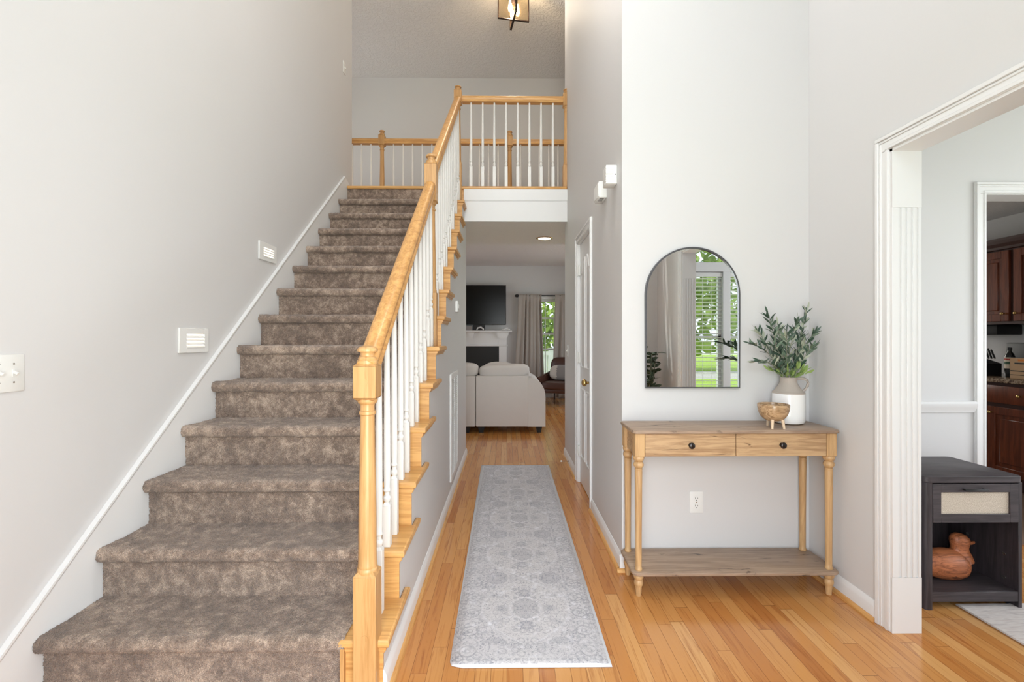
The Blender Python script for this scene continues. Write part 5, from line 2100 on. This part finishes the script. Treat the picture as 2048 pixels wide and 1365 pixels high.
arm_place(MB().box(-0.29, -0.33, 0.225, 0.29, 0.30, 0.30, 0.015, 2).build('seat_rail', M['leather']))
arm_place(MB().cushion(-0.285, -0.36, 0.28, 0.285, 0.22, 0.43, 6).build('seat_cushion', M['leather']))
m = MB().cushion(-0.31, 0.16, 0.30, 0.31, 0.36, 0.86, 5, rot=Matrix.Rotation(math.radians(-10), 3, 'X'))
arm_place(m.build('backrest', M['leather']))
for s_ in (-1, 1):
    m = MB()
    m.prism([(-0.34, 0.225), (0.30, 0.225), (0.34, 0.60), (-0.36, 0.50)], 'x', s_ * 0.29, s_ * 0.36)
    bmesh.ops.bevel(m.bm, geom=m.bm.edges[:], offset=0.02, segments=2, affect='EDGES')
    arm_place(m.build('arm', M['leather']))
for a in (-1, 1):
    for b in (-1, 1):
        m = MB()
        m.tube([(a * 0.25, b * 0.27, 0.0), (a * 0.24, b * 0.26, 0.235)], [0.011, 0.015], 10)
        arm_place(m.build('leg', M['black']))
rotp = rz @ Matrix.Rotation(math.radians(-14), 3, 'X')
pc = Vector((AX, AY, 0)) + rz @ Vector((0.0, 0.06, 0.575))
t2 = thing('lumbar_pillow', 'cream pillow with a grey centre band on the leather armchair', 'pillow', (pc.x, pc.y, 0.43))
m = MB().cushion(pc.x - 0.25, pc.y - 0.07, pc.z - 0.145, pc.x + 0.25, pc.y + 0.07, pc.z + 0.145, 3.2, rot=rotp)
m.build('cover', M['cushw'], t2)
m = MB().cushion(pc.x - 0.25, pc.y - 0.075, pc.z - 0.148, pc.x + 0.25, pc.y + 0.075, pc.z + 0.148, 3.2, rot=rotp)
inv = rotp.inverted()
bmesh.ops.delete(m.bm, geom=[f for f in m.bm.faces if abs((inv @ (f.calc_center_median() - pc)).x) > 0.085], context='FACES')
m.build('grey_band', M['cushg'], t2)

# ------------------------------------------------------------------ front: dining window with blinds, upper window, corner plant (seen in the mirror)
win = struct(bpy.data.objects.new('window_2', None))
COL.objects.link(win)
win.location = (2.33, YF, 0.55)
m = MB()
for a, b, c_, d_ in ((1.80, 1.86, 0.50, 2.50), (2.81, 2.87, 0.50, 2.50), (1.80, 2.87, 2.42, 2.50), (1.80, 2.87, 1.93, 2.03), (1.77, 2.90, 0.49, 0.55)):
    m.box(a, YF, c_, b, YF + 0.018, d_, 0.003, 1)
m.box(2.295, YF, 0.55, 2.375, YF + 0.016, 1.94, 0.003, 1)
for a, b in ((1.86, 2.30), (2.37, 2.81)):
    for q in (a, b - 0.03):
        m.box(q, YF - 0.09, 0.55, q + 0.03, YF - 0.05, 1.93)
    for q in (0.55, 1.22, 1.90):
        m.box(a, YF - 0.09, q, b, YF - 0.05, q + 0.03)
m.build('window_frame', M['trim'], win)
m = MB()
m.box(1.88, YF - 0.072, 0.57, 2.28, YF - 0.070, 1.91)
m.box(2.39, YF - 0.072, 0.57, 2.79, YF - 0.070, 1.91)
m.box(1.88, YF - 0.072, 2.05, 2.79, YF - 0.070, 2.41)
m.build('pane', M['glass'], win, smooth=False)
for i, (a, b) in enumerate(((1.865, 2.295), (2.375, 2.805))):
    t = thing('window_blind', ['white slatted blind over the dining window, nearer the opening', 'white slatted blind over the dining window, farther from the opening'][i], 'blind', ((a + b) / 2, YF - 0.02, 0.58), 'dining window blinds')
    m = MB()
    for k in range(31):
        z = 0.60 + k * 0.042
        m.box(a + 0.004, YF - 0.047, z - 0.0015, b - 0.004, YF - 0.001, z + 0.0015, 0, 1, Matrix.Rotation(math.radians(10), 3, 'X'))
    m.build('slats', M['plastic'], t, smooth=False)
    m = MB()
    m.box(a + 0.002, YF - 0.048, 1.88, b - 0.002, YF - 0.001, 1.925)
    m.build('headrail', M['plastic'], t, smooth=False)
    m = MB()
    for q in (0.28, 0.5, 0.72):
        x = a + (b - a) * q
        m.tube([(x, YF - 0.001, 0.60), (x, YF - 0.001, 1.88)], 0.0015, 5)
    m.build('cords', M['plastic'], t)

win = struct(bpy.data.objects.new('window_3', None))
COL.objects.link(win)
win.location = (-0.1, YF, 2.65)
m = MB()
for a, b, c_, d_ in ((-1.22, -1.15, 2.58, 4.62), (0.95, 1.02, 2.58, 4.62), (-1.22, 1.02, 4.55, 4.62), (-1.22, 1.02, 2.58, 2.65)):
    m.box(a, YF, c_, b, YF + 0.018, d_)
for x in (-1.13, -0.62, -0.10, 0.42, 0.91):
    m.box(x - 0.012, YF - 0.09, 2.65, x + 0.012, YF - 0.06, 4.55)
for z in (3.1, 3.6, 4.1):
    m.box(-1.15, YF - 0.09, z, 0.95, YF - 0.06, z + 0.02)
m.build('window_frame', M['trim'], win, smooth=False)
MB().box(-1.15, YF - 0.077, 2.65, 0.95, YF - 0.075, 4.55).build('pane', M['glass'], win, smooth=False)
# casing of the front doorway
m = MB()
casing(m, YF, 1, 'y', -0.62, 0.62, 2.12, 0.07)
struct(m.build('trim_14', M['trim']))

PX, PY = 1.37, 0.22
t = thing('potted_plant', 'leafy green plant in the front corner, reflected in the mirror', 'plant', (PX, PY, 0))
m = MB()
m.lathe([(0.0, 0.0), (0.10, 0.0), (0.115, 0.01), (0.145, 0.26), (0.150, 0.28), (0.140, 0.28), (0.130, 0.24), (0.0, 0.235)], PX, PY, 28)
m.build('pot', M['pot'], t)
ms, mlv = MB(), MB()
random.seed(5)
for i in range(11):
    a = i * 0.9 + 0.3
    tip = Vector((PX + 0.11 * math.cos(a), PY + 0.11 * math.sin(a) + 0.03, random.uniform(0.9, 1.16)))
    base = Vector((PX + 0.03 * math.cos(a), PY + 0.03 * math.sin(a), 0.235))
    pts = [base.lerp(tip, s_ / 10) + Vector((0, 0, 0.0)) for s_ in range(11)]
    ms.tube(pts, 0.005, 6)
    for p in pts[3:]:
        for k in range(3):
            az = random.uniform(0, 2 * PI)
            dv = Vector((math.cos(az), math.sin(az), random.uniform(-0.1, 0.6)))
            leaf(mlv, p, dv, random.uniform(0.06, 0.10), random.uniform(0.026, 0.040), 0.3)
ms.build('stems', M['stem'], t)
mlv.build('foliage', M['petd'], t, recalc=False)['kind'] = 'stuff'

# ------------------------------------------------------------------ outdoors, seen through the windows
o = MB().box(-30, -40, -0.42, 30, -0.22, -0.35).build('lawn_front', M['lawn'], smooth=False)
tag(o, 'sunlit front lawn outside the dining window', 'lawn')
o['kind'] = 'stuff'
o = MB().box(-30, 9.9, -0.42, 30, 40, -0.35).build('lawn_back', M['lawn'], smooth=False)
tag(o, 'back lawn outside the living room window', 'lawn')
o['kind'] = 'stuff'


def shrub_mass(name, label, x0, x1, y0, y1, z0, z1, n, mat, size, grp=None):
    m = MB()
    for i in range(n):
        u = random.random()
        p = Vector((random.uniform(x0, x1), random.uniform(y0, y1), z0 + (z1 - z0) * random.random() ** 0.9))
        top = z1 - 0.25 * (z1 - z0) * (0.5 + 0.5 * math.sin(p.x * 2.3))
        if p.z > top:
            p.z = top - random.random() * 0.5
        dv = Vector((random.uniform(-1, 1), random.uniform(-1, 1), random.uniform(-0.6, 1)))
        leaf(m, p, dv, size * random.uniform(0.7, 1.4), size * random.uniform(0.5, 0.8), 0.2)
    o = m.build(name, mat, recalc=False)
    return tag(o, label, 'shrub', grp)


random.seed(21)
shrub_mass('hedge', 'sunny green shrubs outside the living room window', -0.8, 3.2, 12.6, 13.6, -0.2, 5.0, 5200, M['hedge'], 0.17)
shrub_mass('evergreen', 'darker evergreen bush behind the back garden fence', -0.5, 3.0, 14.6, 15.2, -0.1, 2.2, 2200, M['hedge2'], 0.15)
shrub_mass('street_shrubs', 'green trees beyond the front lawn', 0.5, 18.0, -20.0, -17.5, 0.4, 8.0, 4200, M['hedge'], 0.5)
o = MB().box(-10, -17.0, -0.349, 26, -13.0, -0.33).build('driveway', M['concrete'], smooth=False)
tag(o, 'pale concrete drive across the front lawn', 'driveway')
t = thing('garden_fence', 'white vinyl fence behind the living room window', 'fence', (1.0, 11.6, -0.35))
zfn = at(1100, 703, 11.6).z
m = MB()
for i in range(28):
    x = -0.6 + i * 0.125
    m.box(x, 11.60, -0.34, x + 0.118, 11.62, zfn - 0.05)
m.build('boards', M['trim'], t, smooth=False)
m = MB()
m.box(-0.6, 11.585, zfn - 0.10, 2.9, 11.635, zfn)
m.box(-0.6, 11.585, -0.2, 2.9, 11.635, -0.1)
m.build('rails', M['trim'], t, smooth=False)
for x in (-0.62, at(1102, 700, 11.6).x, 2.9):
    m = MB()
    m.box(x - 0.06, 11.56, -0.35, x + 0.06, 11.66, zfn + 0.05)
    m.box(x - 0.075, 11.545, zfn + 0.05, x + 0.075, 11.675, zfn + 0.08)
    m.build('post', M['trim'], t, smooth=False)
